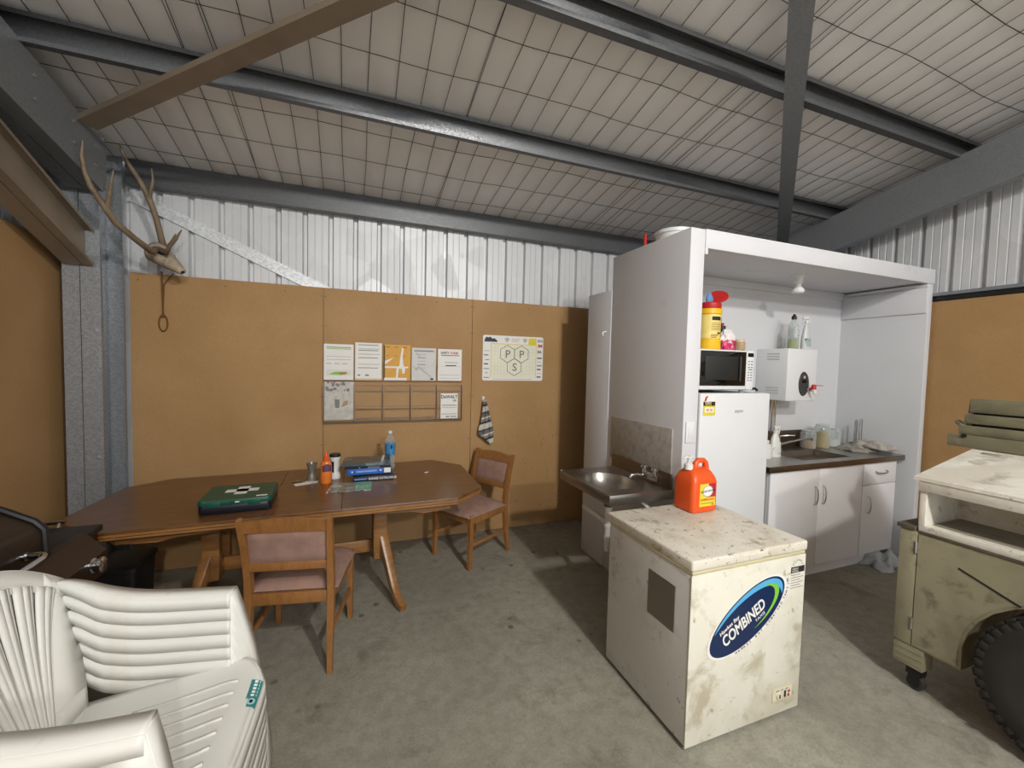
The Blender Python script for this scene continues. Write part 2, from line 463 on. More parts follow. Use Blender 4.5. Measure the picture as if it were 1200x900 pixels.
for y in WY:
    n = 46; a = random.uniform(0, 6)
    m.tube([(-1.9 + 6.3 * i / n, y + .012 * math.sin(a + i * .55), roof(y) - .008 - .006 * abs(math.sin(i * .7 + a))) for i in range(n + 1)], .0020, 5)
struct(m, 'safety_mesh', M['wire'], ceiling)

# corrugated cladding: flat pans with fine flutes and recessed ribs
def clad_profile(L, pitch=.19, t0=0.05):
    pts = []; t = -t0
    while t < L + pitch:
        pts += [(t, 0), (t + .010, .036), (t + .032, .036), (t + .042, 0), (t + .085, 0), (t + .088, .004), (t + .092, .004), (t + .095, 0),
                (t + .140, 0), (t + .143, .004), (t + .147, .004), (t + .150, 0)]
        t += pitch
    return [p for p in pts if 0 <= p[0] <= L]
m = MB(); pr_ = clad_profile(6.3)
x0 = -1.85
m.ribbon([(x0 + a, 3.80 + d, 0) for a, d in pr_], [(x0 + a, 3.80 + d, 3.02) for a, d in pr_])
struct(m, 'wall_back', M['cor'], smooth=20, recalc=False)
m = MB(); pr_ = clad_profile(8.6)
m.ribbon([(RX + .01 + d, 3.8 - a, 0) for a, d in pr_], [(RX + .01 + d, 3.8 - a, roof(3.8 - a) + .03) for a, d in pr_])
struct(m, 'wall_right', M['cor'], smooth=20, recalc=False)
m = MB()
m.ribbon([(LX - .03 - d, 3.8 - a, 0) for a, d in pr_], [(LX - .03 - d, 3.8 - a, roof(3.8 - a) + .03) for a, d in pr_])
struct(m, 'wall_left', M['cor'], smooth=20, recalc=False)

# particleboard linings
m = MB(); edges = [-1.478, -.222, 1.035, 2.29, 3.55, 4.44]
for a, b in zip(edges, edges[1:]):
    m.box(a + .0015, b - .0015, BY, BY + .017, .004, 2.19, .001, seg=1)
for x in (-.235, -.208, 1.02, 1.05):
    for z in (2.12, 1.88, 1.3, .9, .5): m.lathe([(.0001, 0), (.004, .0005), (.004, .002)], (x, BY + .0002, z), 8, 1, Matrix.Rotation(PI / 2, 4, 'X'))
for x in (-1.43, -.9, -.5, .35, .7, 1.6, 2.0): m.lathe([(.0001, 0), (.004, .0005), (.004, .002)], (x, BY + .0002, 2.14), 8, 1, Matrix.Rotation(PI / 2, 4, 'X'))
struct(m, 'wall_back_lining', [M['board_s'], M['ink_d']])
m = MB()
for a, b in ((-4.8, -1.6), (-1.6, -.3), (-.3, .95), (.95, 2.15), (2.15, 3.62)): m.box(LX, LX + .017, a + .0015, b - .0015, .004, 2.30, .001, seg=1)
struct(m, 'wall_left_lining', M['board'])
m = MB()
for a, b in ((-4.8, -1.6), (-1.6, -.3), (-.3, .95), (.95, 2.15), (2.15, 3.7)): m.box(RX - .017, RX, a + .0015, b - .0015, .004, 2.195, .001, seg=1)
struct(m, 'wall_right_lining', M['board'])
m = MB(); m.box(RX - .03, RX + .004, -4.8, 3.7, 2.2, 2.232)
struct(m, 'trim_1', M['black'])
m = MB(); m.box(RX - .05, RX + .004, -4.8, 3.7, 2.235, 2.262, .004)
struct(m, 'trim_2', M['grey_cap'])

# steel frame ------------------------------------------------------------
def csec(mb, A, B, depth, fl, open_dir, lip=.018, t=.003, mi=0):
    """lipped C section from A to B (A,B on the web's mid line); depth along 'up', flanges toward open_dir"""
    A = Vector(A); B = Vector(B); d = (B - A).normalized(); o = Vector(open_dir); o = (o - d * o.dot(d)).normalized(); up = o.cross(d).normalized()
    if up.z < 0: up = -up
    h = depth / 2
    outer = [(fl, -h + lip), (fl, -h), (0, -h), (0, h), (fl, h), (fl, h - lip)]
    inner = [(fl - t, h - lip), (fl - t, h - t), (t, h - t), (t, -h + t), (fl - t, -h + t), (fl - t, -h + lip)]
    pr = outer + inner; n = len(pr)
    vs = [A + o * a + up * b for a, b in pr] + [B + o * a + up * b for a, b in pr]
    fs = [(i, (i + 1) % n, (i + 1) % n + n, i + n) for i in range(n)]
    for base in (0, n):
        for i in range(5): fs.append((base + i, base + i + 1, base + n - 2 - i, base + n - 1 - i))
    mb.add(vs, fs, mi)

# purlins (open towards the camera) and the eave purlin
for i, y in enumerate((2.70, 1.815, .92, .02)):
    m = MB(); zc = roof(y - .03) - .068
    csec(m, (-1.9, y, zc), (4.44, y, zc), .125, .062, (0, -1, -.19), .02)
    struct(m, 'purlin', M['purlin'])
m = MB(); csec(m, (-1.47, 3.715, 2.872), (4.1, 3.715, 2.872), .17, .06, (0, 1, 0), .018)
m.box(-1.47, 4.1, 3.700, 3.715, 2.787, 2.791)
struct(m, 'eave_purlin', M['purlin'])

# left portal: back-to-back column and rafter
m = MB()
csec(m, (-1.570, 3.54, 0), (-1.570, 3.54, 2.95), .30, .097, (1, 0, 0), .02)
csec(m, (-1.574, 3.54, 0), (-1.574, 3.54, 2.95), .30, .082, (-1, 0, 0), .02)
for z in (.95, 1.75): m.lathe([(.012, 0), (.012, .006), (.0001, .009)], (-1.50, 3.39, z), 8, 0, Matrix.Rotation(PI / 2, 4, 'X'))
struct(m, 'portal_column', M['galv'])
m = MB()
def rz_(y): return roof(y) - .13
yA, yB = 3.36, -2.2
hD = .30
csec(m, (-1.425, yA, rz_(yA) - hD / 2 - .005), (-1.425, yB, rz_(yB) - hD / 2 - .005), hD, .085, (-1, 0, 0), .02)
csec(m, (-1.60, yA, rz_(yA) - hD / 2 - .005), (-1.60, yB, rz_(yB) - hD / 2 - .005), hD, .085, (1, 0, 0), .02)
for y in (3.25, 3.05, 2.75, 2.45):
    for dz in (-.09, -.2): m.lathe([(.011, 0), (.011, .005), (.0001, .009)], (-1.4245, y, rz_(y) + dz), 8, 0, Matrix.Rotation(PI / 2, 4, 'Y'))
m.box(-1.60, -1.43, 3.36, 3.385, 2.62, 2.93)
struct(m, 'rafter', M['rafter'])
# knee brace between column and rafter
m = MB()
csec(m, (-1.545, 3.41, 2.245), (-1.545, 1.2, 3.13), .21, .05, (1, 0, 0), .018)
csec(m, (-1.550, 3.41, 2.245), (-1.550, 1.2, 3.13), .21, .09, (-1, 0, 0), .018)
struct(m, 'knee_brace', M['rust_steel'])

# right portal
m = MB()
yA, yB, hD = 3.62, -2.2, .315
csec(m, (4.13, yA, rz_(yA) - hD / 2 - .005), (4.13, yB, rz_(yB) - hD / 2 - .005), hD, .08, (1, 0, 0), .02)
struct(m, 'rafter', M['rafter'])
m = MB(); csec(m, (4.18, 3.64, 0), (4.18, 3.64, 2.74), .2, .08, (1, 0, 0), .02)
struct(m, 'portal_column', M['galv'])

# roof bracing under the purlins, and the bright brace on the back wall
m = MB()
A = Vector((-1.40, 3.12, 2.885)); d = Vector((1.336, -1.085, .208))
csec(m, A, A + d * 2.05, .10, .03, (0, 0, 1), .004)
struct(m, 'roof_brace', M['rust_steel'])
m = MB()
A = Vector((4.10, 3.08, 2.885)); d = Vector((-2.17, -1.66, .32))
csec(m, A, A + d * 1.28, .10, .03, (0, 0, 1), .004)
struct(m, 'roof_brace', M['rafter'])
m = MB()
A = Vector((-1.47, 3.791, 2.737)); B = Vector((.30, 3.791, 1.93))
m.bar(A, B, .011, .088, up=(0, 0, 1))
struct(m, 'wall_brace', M['strap'])

# ------------------------------------------------------------------ kitchenette booth
K = thing('kitchen_booth', 'white painted open-fronted kitchenette booth with a thick roof standing in the shed', 'kitchen booth', (3.15, 2.4, 0))
m = MB(); m.box(1.89, 2.0, 2.0, 2.80, 0, 2.448, .003)
part(m, 'side_panel', M['kit'], K)
m = MB(); m.box(4.362, 4.42, 2.0, 2.80, 0, 2.335, .002)
part(m, 'side_panel', M['kit_in'], K)
m = MB(); m.box(2.0, 4.42, 2.0, 2.80, 2.345, 2.445, .002); m.box(2.001, 4.425, 1.993, 2.03, 2.335, 2.450, .003)
m.box(2.0, 2.022, 1.994, 2.03, 2.298, 2.34, .002)
part(m, 'roof_panel', M['kit'], K)
m = MB(); m.box(2.0, 4.362, 2.64, 2.66, 0, 2.345); m.box(2.0, 4.362, 2.625, 2.64, 2.285, 2.345, .003)
part(m, 'back_panel', M['kit_in'], K)
m = MB(); m.box(4.348, 4.362, 2.005, 2.64, 2.098, 2.30, .002); m.box(4.352, 4.362, 2.005, 2.64, 2.31, 2.335, .002)
part(m, 'wall_strip', M['kit'], K)
m = MB(); m.box(1.885, 1.955, 2.80, 3.14, 0, 2.20, .003)
part(m, 'rear_panel', M['kit'], K)
m = MB(); m.box(1.8805, 1.89, 2.08, 2.745, .90, 1.218, .001)
part(m, 'splash_board', M['tile'], K, label='mottled grey splash board behind the hand basin')
m = MB(); m.box(1.908, 1.978, 1.991, 2.0, 1.145, 1.275, .003); m.box(1.925, 1.962, 1.988, 1.992, 1.175, 1.245, .002)
m.box(1.934, 1.952, 1.9865, 1.9885, 1.207, 1.213)
part(m, 'switch_plate', M['white'], K)
m = MB(); m.tube([(1.885, 2.86, 1.88), (1.86, 2.86, 1.875), (1.85, 2.86, 1.86), (1.86, 2.86, 1.845)], .006, 8)
part(m, 'hook', M['bottle_w'], K)

# ceiling lamp of the booth
L = thing('ceiling_lamp', 'white batten holder with reflector bulb under the kitchenette roof', 'lamp', (3.22, 2.27, 2.345))
m = MB(); m.lathe([(.0001, 0), (.05, 0), (.05, -.012), (.036, -.018), (.032, -.022), (.030, -.062), (.02, -.068)], (3.22, 2.27, 2.345))
part(m, 'lamp_holder', M['bottle_w'], L)
m = MB(); m.lathe([(.017, -.066), (.018, -.085), (.024, -.095), (.041, -.115), (.044, -.128), (.036, -.140), (.0001, -.146)], (3.22, 2.27, 2.345))
part(m, 'bulb', M['white'], L)

# fridge
F = thing('fridge', 'white single-door fridge with a yellow energy sticker beside the booth post', 'fridge', (2.38, 2.33, 0))
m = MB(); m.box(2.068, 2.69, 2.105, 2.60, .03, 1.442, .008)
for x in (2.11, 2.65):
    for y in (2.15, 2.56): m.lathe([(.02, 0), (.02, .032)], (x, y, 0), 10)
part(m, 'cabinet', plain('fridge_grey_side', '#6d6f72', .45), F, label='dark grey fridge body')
m = MB(); m.box(2.068, 2.69, 2.048, 2.10, .05, 1.446, .012, seg=3)
door = part(m, 'door', M['white'], F)
m = MB(); m.box(2.092, 2.188, 2.0465, 2.0482, 1.30, 1.43)
part(m, 'energy_sticker', M['paper_w'], door)
m = MB(); m.box(2.092, 2.190, 2.0455, 2.0468, 1.365, 1.392)
m.text('ENERGY', (2.106, 2.0452, 1.380), (1, 0, 0), (0, 0, 1), .014, 1, .02); m.text('RATING', (2.108, 2.0452, 1.368), (1, 0, 0), (0, 0, 1), .014, 2, .02)
m.box(2.092, 2.190, 2.0455, 2.0468, 1.302, 1.364, mi=2); m.box(2.103, 2.179, 2.0450, 2.0458, 1.322, 1.356, mi=3)
m.text('87', (2.118, 2.0445, 1.331), (1, 0, 0), (0, 0, 1), .022, 4, .02); m.text('20', (2.146, 2.0445, 1.331), (1, 0, 0), (0, 0, 1), .022, 4, .02)
m.prism([(.0, .0), (.012, .03), (.028, .034), (.034, .03), (.022, .022), (.018, .004)], (2.097, 2.0462, 1.394), (1, 0, 0), (0, 0, 1), (0, -.0006, 0), 5)
part(m, 'sticker_print', [M['ink_d'], M['paper_w'], M['pyel'], M['pcream'], M['redp'], M['redp']], door)
m = MB(); m.text('aquo', (2.362, 2.0470, 1.318), (1, 0, 0), (0, 0, 1), .034, 0, .01, .3, sx=1.1)
part(m, 'badge', M['ink'], door)

# microwave on top of the fridge
Mw = thing('microwave', 'white microwave oven with black glass door standing on the fridge', 'microwave', (2.34, 2.3, 1.446))
m = MB(); m.box(2.098, 2.58, 2.125, 2.47, 1.462, 1.734, .008)
for x in (2.13, 2.54):
    for y in (2.16, 2.43): m.lathe([(.018, 0), (.014, .02)], (x, y, 1.445), 10)
part(m, 'case', M['white'], Mw)
m = MB(); m.box(2.10, 2.515, 2.10, 2.127, 1.466, 1.732, .006)
dr = part(m, 'door', M['white'], Mw)
m = MB(); m.box(2.104, 2.502, 2.094, 2.101, 1.492, 1.722, .003)
part(m, 'window', M['black_g'], dr)
m = MB(); m.box(2.14, 2.43, 2.0915, 2.0945, 1.53, 1.688, .002)
part(m, 'window_mesh', plain('oven_mesh', '#1d1f1f', .5), dr)
m = MB(); m.box(2.435, 2.447, 2.080, 2.095, 1.525, 1.69, .004)
part(m, 'handle', M['dial'], dr)
m = MB(); m.box(2.516, 2.58, 2.10, 2.127, 1.466, 1.732, .005)
cp = part(m, 'control_panel', M['white'], Mw)
m = MB(); m.box(2.522, 2.572, 2.097, 2.101, 1.690, 1.716)
part(m, 'display', M['black_g'], cp)
m = MB()
for r in range(3):
    for c in range(2): m.box(2.526 + c * .026, 2.542 + c * .026, 2.097, 2.101, 1.655 - r * .02, 1.663 - r * .02, .002)
for r in range(4):
    for c in range(2): m.box(2.526 + c * .026, 2.540 + c * .026, 2.097, 2.101, 1.58 - r * .018, 1.588 - r * .018, .002)
m.box(2.528, 2.566, 2.097, 2.101, 1.60, 1.607)
part(m, 'button', M['ink'], cp)

# things standing on the microwave
T = thing('wipes_tub', 'tall yellow wipes tub with open red lid on the microwave', 'tub', (2.235, 2.20, 1.734))
c0 = (2.255, 2.19, 1.734)
m = MB(); m.lathe([(.0001, 0), (.075, 0), (.077, .006), (.077, .062), (.073, .066), (.073, .232), (.078, .236), (.078, .268), (.07, .270)], c0)
part(m, 'tub_body', M['yellow'], T)
m = MB()
m.lathe([(.0745, .07), (.0745, .228)], c0, 28, 0, cap=False)
lab = part(m, 'label_wrap', plain('pale_yellow_wrap', '#e6cf7a', .45, 0, .08, 20), T)
m = MB(); b0 = Vector(c0)
def on_cyl(c, r, a, z): return Vector((c[0] + r * math.sin(a), c[1] - r * math.cos(a), c[2] + z))
def cylpatch(mb, c, r, a0, a1, z0, z1, mi=0, n=8):
    mb.grid(lambda u, v: on_cyl(c, r, a0 + (a1 - a0) * u, z0 + (z1 - z0) * v), n, 1, mi)
cylpatch(m, c0, .0752, -.55, .35, .19, .215, 0)
for k in range(5): cylpatch(m, c0, .0752, -.6, .35, .125 + k * .011, .129 + k * .011, 1)
cylpatch(m, c0, .0752, .0, .35, .100, .112, 0)
for k in range(3): cylpatch(m, c0, .0752, -.6, -.1 + .1 * k, .074 + k * .009, .079 + k * .009, 1)
cylpatch(m, c0, .0752, .5, 1.1, .08, .21, 2)
part(m, 'label_print', [M['ink_d'], plain('brown_ink', '#8a6a2a', .6), M['purple']], lab, recalc=False)
m = MB(); m.lathe([(.071, .268), (.073, .272), (.073, .305), (.066, .312), (.0001, .312)], c0)
part(m, 'lid_ring', M['red'], T)
m = MB()
a_ = Vector((.80, 0, .60)); b_ = Vector((-.30, .87, .40)); b_ = (b_ - a_ * b_.dot(a_)).normalized()
R = Matrix((a_, b_, a_.cross(b_))).transposed().to_4x4()
m.lathe([(.0001, -.004), (.062, -.004), (.065, 0), (.062, .006), (.0001, .006)], (c0[0] + .082, c0[1] + .01, c0[2] + .362), 24, 0, R)
m.cbox((c0[0] + .05, c0[1] + .02, c0[2] + .318), (.03, .02, .016), None, .003)
part(m, 'flip_lid', M['red'], T)
m = MB(); m.lathe([(.022, .31), (.03, .33), (.026, .352), (.012, .375), (.0001, .385)], (c0[0] - .005, c0[1], c0[2]), 14, 0, None, 1, .6)
part(m, 'wipe', M['blue'], T)

c1 = (2.472, 2.280, 1.734)
A_ = thing('spray_can', 'dark purple aerosol can with black cap behind the pink packet', 'spray can', c1)
m = MB(); m.lathe([(.0001, 0), (.032, 0), (.033, .004), (.033, .13), (.026, .15), (.02, .152)], c1, 20); part(m, 'can_body', M['purple'], A_)
m = MB(); m.lathe([(.024, .150), (.024, .176), (.012, .180), (.0001, .18)], c1, 16); part(m, 'cap', M['blk_pl'], A_)
m = MB(); m.lathe([(.010, .178), (.010, .198), (.0001, .2)], c1, 12); m.cbox((c1[0], c1[1] - .01, c1[2] + .19), (.008, .012, .006)); part(m, 'nozzle', M['redp'], A_)
c2 = (2.445, 2.205, 1.734)
P_ = thing('snack_packet', 'crumpled packet with white top and pink lower half on the microwave', 'packet', c2)
def packet(u, v):
    a = 2 * PI * u; z = .145 * v
    r = 1 - .25 * max(0, v - .6) / .4
    x = .058 * math.cos(a) * (1 if v < .75 else 1 - 1.3 * (v - .75)); y = .034 * math.sin(a) * r * (1 if v < .8 else .3 + .7 * (1 - v) / .2)
    k = 1 + .09 * math.sin(5 * a + 9 * v) + .05 * math.sin(9 * a - 14 * v)
    return (c2[0] + x * k, c2[1] + y * k, c2[2] + z)
m = MB(); m.grid(lambda u, v: packet(u, v * .48), 28, 6); m.add([packet(i / 28, 0) for i in range(28)], [tuple(range(28))]); part(m, 'packet_base', plain('pink_packet_print', '#c0245f', .35, 0, .1, 20, stain=[('#e3d8da', 34, .58, .62, .9)]), P_)
m = MB(); m.grid(lambda u, v: packet(u, .48 + v * .52), 28, 8); part(m, 'packet_top', plain('white_packet_print', '#dcd9d8', .35, 0, .05, 20, stain=[('#55323f', 26, .62, .66, .9)]), P_)
c3 = (2.542, 2.19, 1.734)
J = thing('jar', 'small squat jar of beige contents at the right end of the microwave top', 'jar', c3)
m = MB(); m.lathe([(.0001, 0), (.034, 0), (.037, .008), (.037, .055), (.030, .062)], c3, 20); part(m, 'jar_body', plain('beige_jar', '#a58f73', .3, 0, .2, 40), J)
m = MB(); m.lathe([(.033, .060), (.033, .078), (.0001, .080)], c3, 20); part(m, 'lid', plain('cream_lid', '#c9b491', .4), J)

# coil of white cord with black plug on the fridge corner
c4 = (2.66, 2.20, 1.446)
Cw = thing('power_cord', 'coiled white cord with black plug on the fridge corner', 'cord', c4)
m = MB(); m.tube([(c4[0] - .02 + .028 * math.cos(a), c4[1] + .02 * math.sin(a), c4[2] + .024 + .022 * math.sin(a * .5)) for a in [k * .35 for k in range(36)]], .0045, 7); part(m, 'cord_loop', M['pvc'], Cw)
m = MB(); m.tube([(c4[0], c4[1] - .02, c4[2] + .02), (c4[0] + .03, c4[1] - .03, c4[2] + .024), (c4[0] + .048, c4[1] - .032, c4[2] + .012)], .009, 8); part(m, 'plug', M['blk_pl'], Cw)

# boiling water unit on the booth's back wall
B = thing('water_boiler', 'white wall-mounted boiling water unit with a red tap lever', 'water heater', (3.44, 2.5, 1.355))
m = MB(); m.box(3.272, 3.625, 2.36, 2.64, 1.357, 1.783, .006)
case = part(m, 'case', M['white'], B)
for z0 in (1.735, 1.455):
    for k in range(3):
        m = MB(); m.box(3.2705, 3.2725, 2.43, 2.54, z0 - k * .022, z0 + .009 - k * .022); part(m, 'vent_slot', M['ink_l'], case)
m = MB()
m.lathe([(.0001, .008), (.058, .008), (.062, .003), (.062, 0)], (3.47, 2.36, 1.497), 30, 0, Matrix.Rotation(PI / 2, 4, 'X') @ Matrix.Diagonal((.95, 1.62, 1, 1)))
fp = part(m, 'front_panel', M['dial'], B)
m = MB(); m.box(3.443, 3.493, 2.3505, 2.3525, 1.505, 1.53); m.lathe([(.0001, .002), (.012, .002), (.012, 0)], (3.468, 2.352, 1.553), 14, 1, Matrix.Rotation(PI / 2, 4, 'X'))
part(m, 'display', [M['black_g'], M['ink_l']], fp)
m = MB(); m.tube([(3.525, 2.36, 1.452), (3.525, 2.325, 1.452), (3.525, 2.305, 1.445), (3.525, 2.300, 1.42)], .014, 10)
tp = part(m, 'tap', M['bottle_w'], B)
m = MB(); m.lathe([(.018, 0), (.018, .025), (.010, .04), (.0001, .042)], (3.525, 2.312, 1.455), 12); m.bar((3.515, 2.31, 1.488), (3.60, 2.29, 1.486), .014, .006, bev=.002)
m.lathe([(.016, 0), (.018, .02)], (3.525, 2.33, 1.445), 12)
part(m, 'tap_lever', M['red'], tp)
m = MB()
for x in (3.435, 3.475): m.tube([(x, 2.60, 1.36), (x, 2.60, 1.20), (x + .006, 2.605, 1.055)], .010, 9)
part(m, 'pipe', M['chrome'], B)
c5 = (3.475, 2.47, 1.783)
Bt = thing('soap_bottle', 'clear squeeze bottle a third full of green detergent on the boiler', 'bottle', c5)
m = MB(); m.lathe([(.0001, 0), (.046, 0), (.05, .006), (.05, .16), (.043, .20), (.025, .235), (.017, .245), (.017, .255)], c5, 22, sy=.72); part(m, 'bottle_body', M['glass'], Bt)
m = MB(); m.lathe([(.0001, .004), (.045, .004), (.047, .01), (.047, .085), (.0001, .085)], c5, 22, sy=.7); part(m, 'detergent', M['green_liq'], Bt)
m = MB(); cylpatch(m, c5, .0385, -.9, .9, .10, .19); part(m, 'bottle_label', plain('washed_out_label', '#b9bfc0', .5, 0, .12, 30, stain=[('#4a5a74', 30, .55, .6, .8)]), Bt, recalc=False)
m = MB(); m.lathe([(.019, .252), (.02, .275), (.012, .283), (.008, .296), (.0001, .297)], c5, 14); part(m, 'cap', M['blk_pl'], Bt)
c6 = (3.588, 2.44, 1.783)
Sb = thing('spray_bottle', 'translucent white trigger spray bottle on the boiler', 'bottle', c6)
def spray(c, root, body, head, h=.2, w=.045, dirx=-1, labm=None):
    m = MB(); m.lathe([(.0001, 0), (w, 0), (w * 1.05, .008), (w, h * .45), (w * .8, h * .6), (w * .72, h * .75), (w * .45, h * .92), (w * .3, h), (w * .3, h + .01)], c, 20, sy=.65); part(m, 'bottle_body', body, root)
    m = MB(); m.lathe([(w * .38, h), (w * .38, h + .022)], c, 14)
    m.cbox((c[0] + dirx * .012, c[1], c[2] + h + .042), (.062, .022, .028), None, .006); m.cbox((c[0] + dirx * .047, c[1], c[2] + h + .045), (.016, .014, .014), None, .003)
    m.tube([(c[0] + dirx * .034, c[1], c[2] + h + .03), (c[0] + dirx * .042, c[1], c[2] + h + .008), (c[0] + dirx * .034, c[1], c[2] + h - .02)], [.006, .006, .003], 8)
    part(m, 'trigger_head', head, root)
    if labm:
        m = MB(); m.grid(lambda u, v: (c[0] + w * 1.0 * math.sin(-1 + 2 * u), c[1] - w * .68 * math.cos(-1 + 2 * u), c[2] + h * (.12 + .3 * v)), 10, 1); part(m, 'bottle_label', labm, root, recalc=False)
spray(c6, Sb, plain('cloudy_plastic', '#c3c7c8', .35), M['bottle_w'], .225, .045, -1, plain('blue_dark_label', '#9fb0b4', .5, 0, .1, 20, stain=[('#22303a', 22, .5, .56, .9)]))

# base cabinets
def bow_handle(mb, a, b, out, r=.005):
    a = Vector(a); b = Vector(b); o = Vector(out)
    mb.tube([a, a + o * .6, a.lerp(b, .25) + o, a.lerp(b, .5) + o * 1.1, a.lerp(b, .75) + o, b + o * .6, b], r, 8)
C1 = thing('base_cabinet', 'white double-door sink cabinet under the kitchenette bench', 'cabinet', (3.30, 2.36, 0))
m = MB(); m.box(2.785, 3.83, 2.11, 2.635, .12, .878); m.box(2.80, 3.83, 2.17, 2.2, 0, .12)
part(m, 'carcass', M['white_d'], C1)
for a, b, hx in ((2.787, 3.305, 3.262), (3.309, 3.827, 3.352)):
    m = MB(); m.box(a, b, 2.09, 2.109, .125, .872, .002); d = part(m, 'door', M['white_d'], C1)
    m = MB(); bow_handle(m, (hx, 2.09, .735), (hx, 2.09, .60), (0, -.026, 0)); part(m, 'handle', M['chrome'], d)
C2 = thing('base_cabinet', 'narrow white cabinet with one drawer over one door at the bench end', 'cabinet', (4.05, 2.36, 0))
m = MB(); m.box(3.832, 4.27, 2.11, 2.635, .12, .878); m.box(3.832, 4.27, 2.17, 2.2, 0, .12)
part(m, 'carcass', M['white_d'], C2)
m = MB(); m.box(3.835, 4.267, 2.09, 2.109, .125, .690, .002); d = part(m, 'door', M['white_d'], C2)
m = MB(); bow_handle(m, (3.905, 2.09, .60), (3.905, 2.09, .465), (0, -.026, 0)); part(m, 'handle', M['chrome'], d)
m = MB(); m.box(3.835, 4.267, 2.09, 2.109, .695, .872, .002); d = part(m, 'drawer', M['white_d'], C2)
m = MB(); bow_handle(m, (3.99, 2.09, .80), (4.13, 2.09, .80), (0, -.026, -.012)); part(m, 'handle', M['chrome'], d)

# stainless bench with an inset bowl
S = thing('sink_bench', 'stainless steel sink bench on the white cabinets', 'sink bench', (3.5, 2.35, .878))
zt = .918; bx0, bx1, by0, by1 = 3.24, 3.80, 2.16, 2.46
m = MB()
for q in ((2.745, bx0, 2.075, 2.638), (bx1, 4.335, 2.075, 2.638), (bx0, bx1, 2.075, by0), (bx0, bx1, by1, 2.638)):
    m.box(q[0], q[1], q[2], q[3], zt - .006, zt)
part(m, 'bench_top', M['steel'], S)
m = MB(); m.box(2.743, 4.337, 2.068, 2.078, zt - .042, zt + .001, .002); m.box(4.33, 4.338, 2.07, 2.638, zt - .042, zt); m.box(2.743, 2.75, 2.07, 2.638, zt - .042, zt)
part(m, 'front_edge', M['steel_d'], S)
m = MB()
zb = .88
m.add([(bx0, by0, zt), (bx1, by0, zt), (bx1, by1, zt), (bx0, by1, zt), (bx0 + .03, by0 + .03, zb), (bx1 - .03, by0 + .03, zb), (bx1 - .03, by1 - .03, zb), (bx0 + .03, by1 - .03, zb)],
      [(0, 1, 5, 4), (1, 2, 6, 5), (2, 3, 7, 6), (3, 0, 4, 7), (4, 5, 6, 7)])
part(m, 'bowl', M['steel_d'], S, recalc=False)
m = MB(); m.box(2.745, 3.92, 2.618, 2.639, zt, 1.065, .002)
part(m, 'upstand', plain('brown_upstand', '#5b4a3d', .35, .6, .1), S)
m = MB(); m.lathe([(.024, 0), (.024, .012), (.016, .018), (.015, .07), (.012, .075)], (3.42, 2.50, zt), 14)
m.tube([(3.42, 2.50, zt + .05), (3.47, 2.44, zt + .085), (3.56, 2.35, zt + .13), (3.575, 2.335, zt + .128), (3.577, 2.333, zt + .11)], .010, 10)
m.tube([(3.42, 2.50, zt + .07), (3.42, 2.50, zt + .125), (3.47, 2.46, zt + .135), (3.52, 2.44, zt + .135)], [.009, .008, .006, .006], 8)
part(m, 'mixer_tap', M['chrome'], S)

def jar(c, r, h, label, content, fill, lid=True, group=None):
    t = thing('glass_jar', label, 'jar', c, 0, group)
    m = MB(); m.lathe([(.0001, .002), (r * .9, 0), (r, .008), (r, h * .82), (r * .8, h * .9), (r * .8, h * .93)], c, 24); part(m, 'jar_body', M['glass'], t)
    m = MB(); m.lathe([(.0001, .005), (r * .9, .005), (r * .94, .012), (r * .94, h * fill), (r * .6, h * fill + .006), (.0001, h * fill + .008)], c, 24); part(m, 'jar_contents', content, t)
    if lid:
        m = MB(); m.lathe([(r * .78, h * .92), (r * .86, h * .93), (r * .86, h * .97), (r * .5, h), (.0001, h)], c, 24); part(m, 'lid', M['glass'], t)
jar((3.80, 2.515, zt), .060, .165, 'glass jar of tan powder beside the sink tap', M['coffee'], .45)
jar((3.955, 2.50, zt), .060, .215, 'tall glass jar with golden contents between two other jars', M['tea'], .62)
jar((4.13, 2.53, zt), .074, .175, 'wide glass jar of white sugar beside the wire holder', M['sugar'], .35)
c = (3.15, 2.34, zt); t = thing('spray_bottle', 'white trigger spray bottle with dark green print by the sink', 'bottle', c)
spray(c, t, M['bottle_w'], M['bottle_w'], .19, .052, 1, plain('green_white_label', '#d0d5d1', .5, 0, .05, 20, stain=[('#1d4a3a', 22, .54, .58, .9)]))
c = (3.02, 2.31, zt); t = thing('detergent_bottle', 'white bottle half hidden behind the fridge edge on the bench', 'bottle', c)
m = MB(); m.lathe([(.0001, 0), (.045, 0), (.048, .006), (.048, .075), (.035, .105), (.015, .118), (.015, .125)], c, 20, sy=.7); part(m, 'bottle_body', M['bottle_w'], t)
m = MB(); m.lathe([(.017, .123), (.017, .14), (.0001, .142)], c, 14); part(m, 'cap', M['bottle_w'], t)
c = (4.285, 2.41, zt); t = thing('wire_holder', 'chrome wire holder of tall upright loops at the bench corner', 'rack', c)
m = MB(); m.lathe([(.0001, 0), (.05, 0), (.05, .008), (.0001, .01)], c, 20); part(m, 'base', M['chrome'], t)
for dx, dy, h in ((-.05, -.012, .255), (.022, -.012, .26)):
    m = MB(); m.tube([(c[0] + dx, c[1] + dy, c[2] + .006), (c[0] + dx, c[1] + dy, c[2] + h - .01), (c[0] + dx + .006, c[1] + dy, c[2] + h), (c[0] + dx + .022, c[1] + dy, c[2] + h), (c[0] + dx + .028, c[1] + dy, c[2] + h - .01), (c[0] + dx + .028, c[1] + dy, c[2] + .006)], .0045, 8)
    part(m, 'loop', M['chrome'], t)

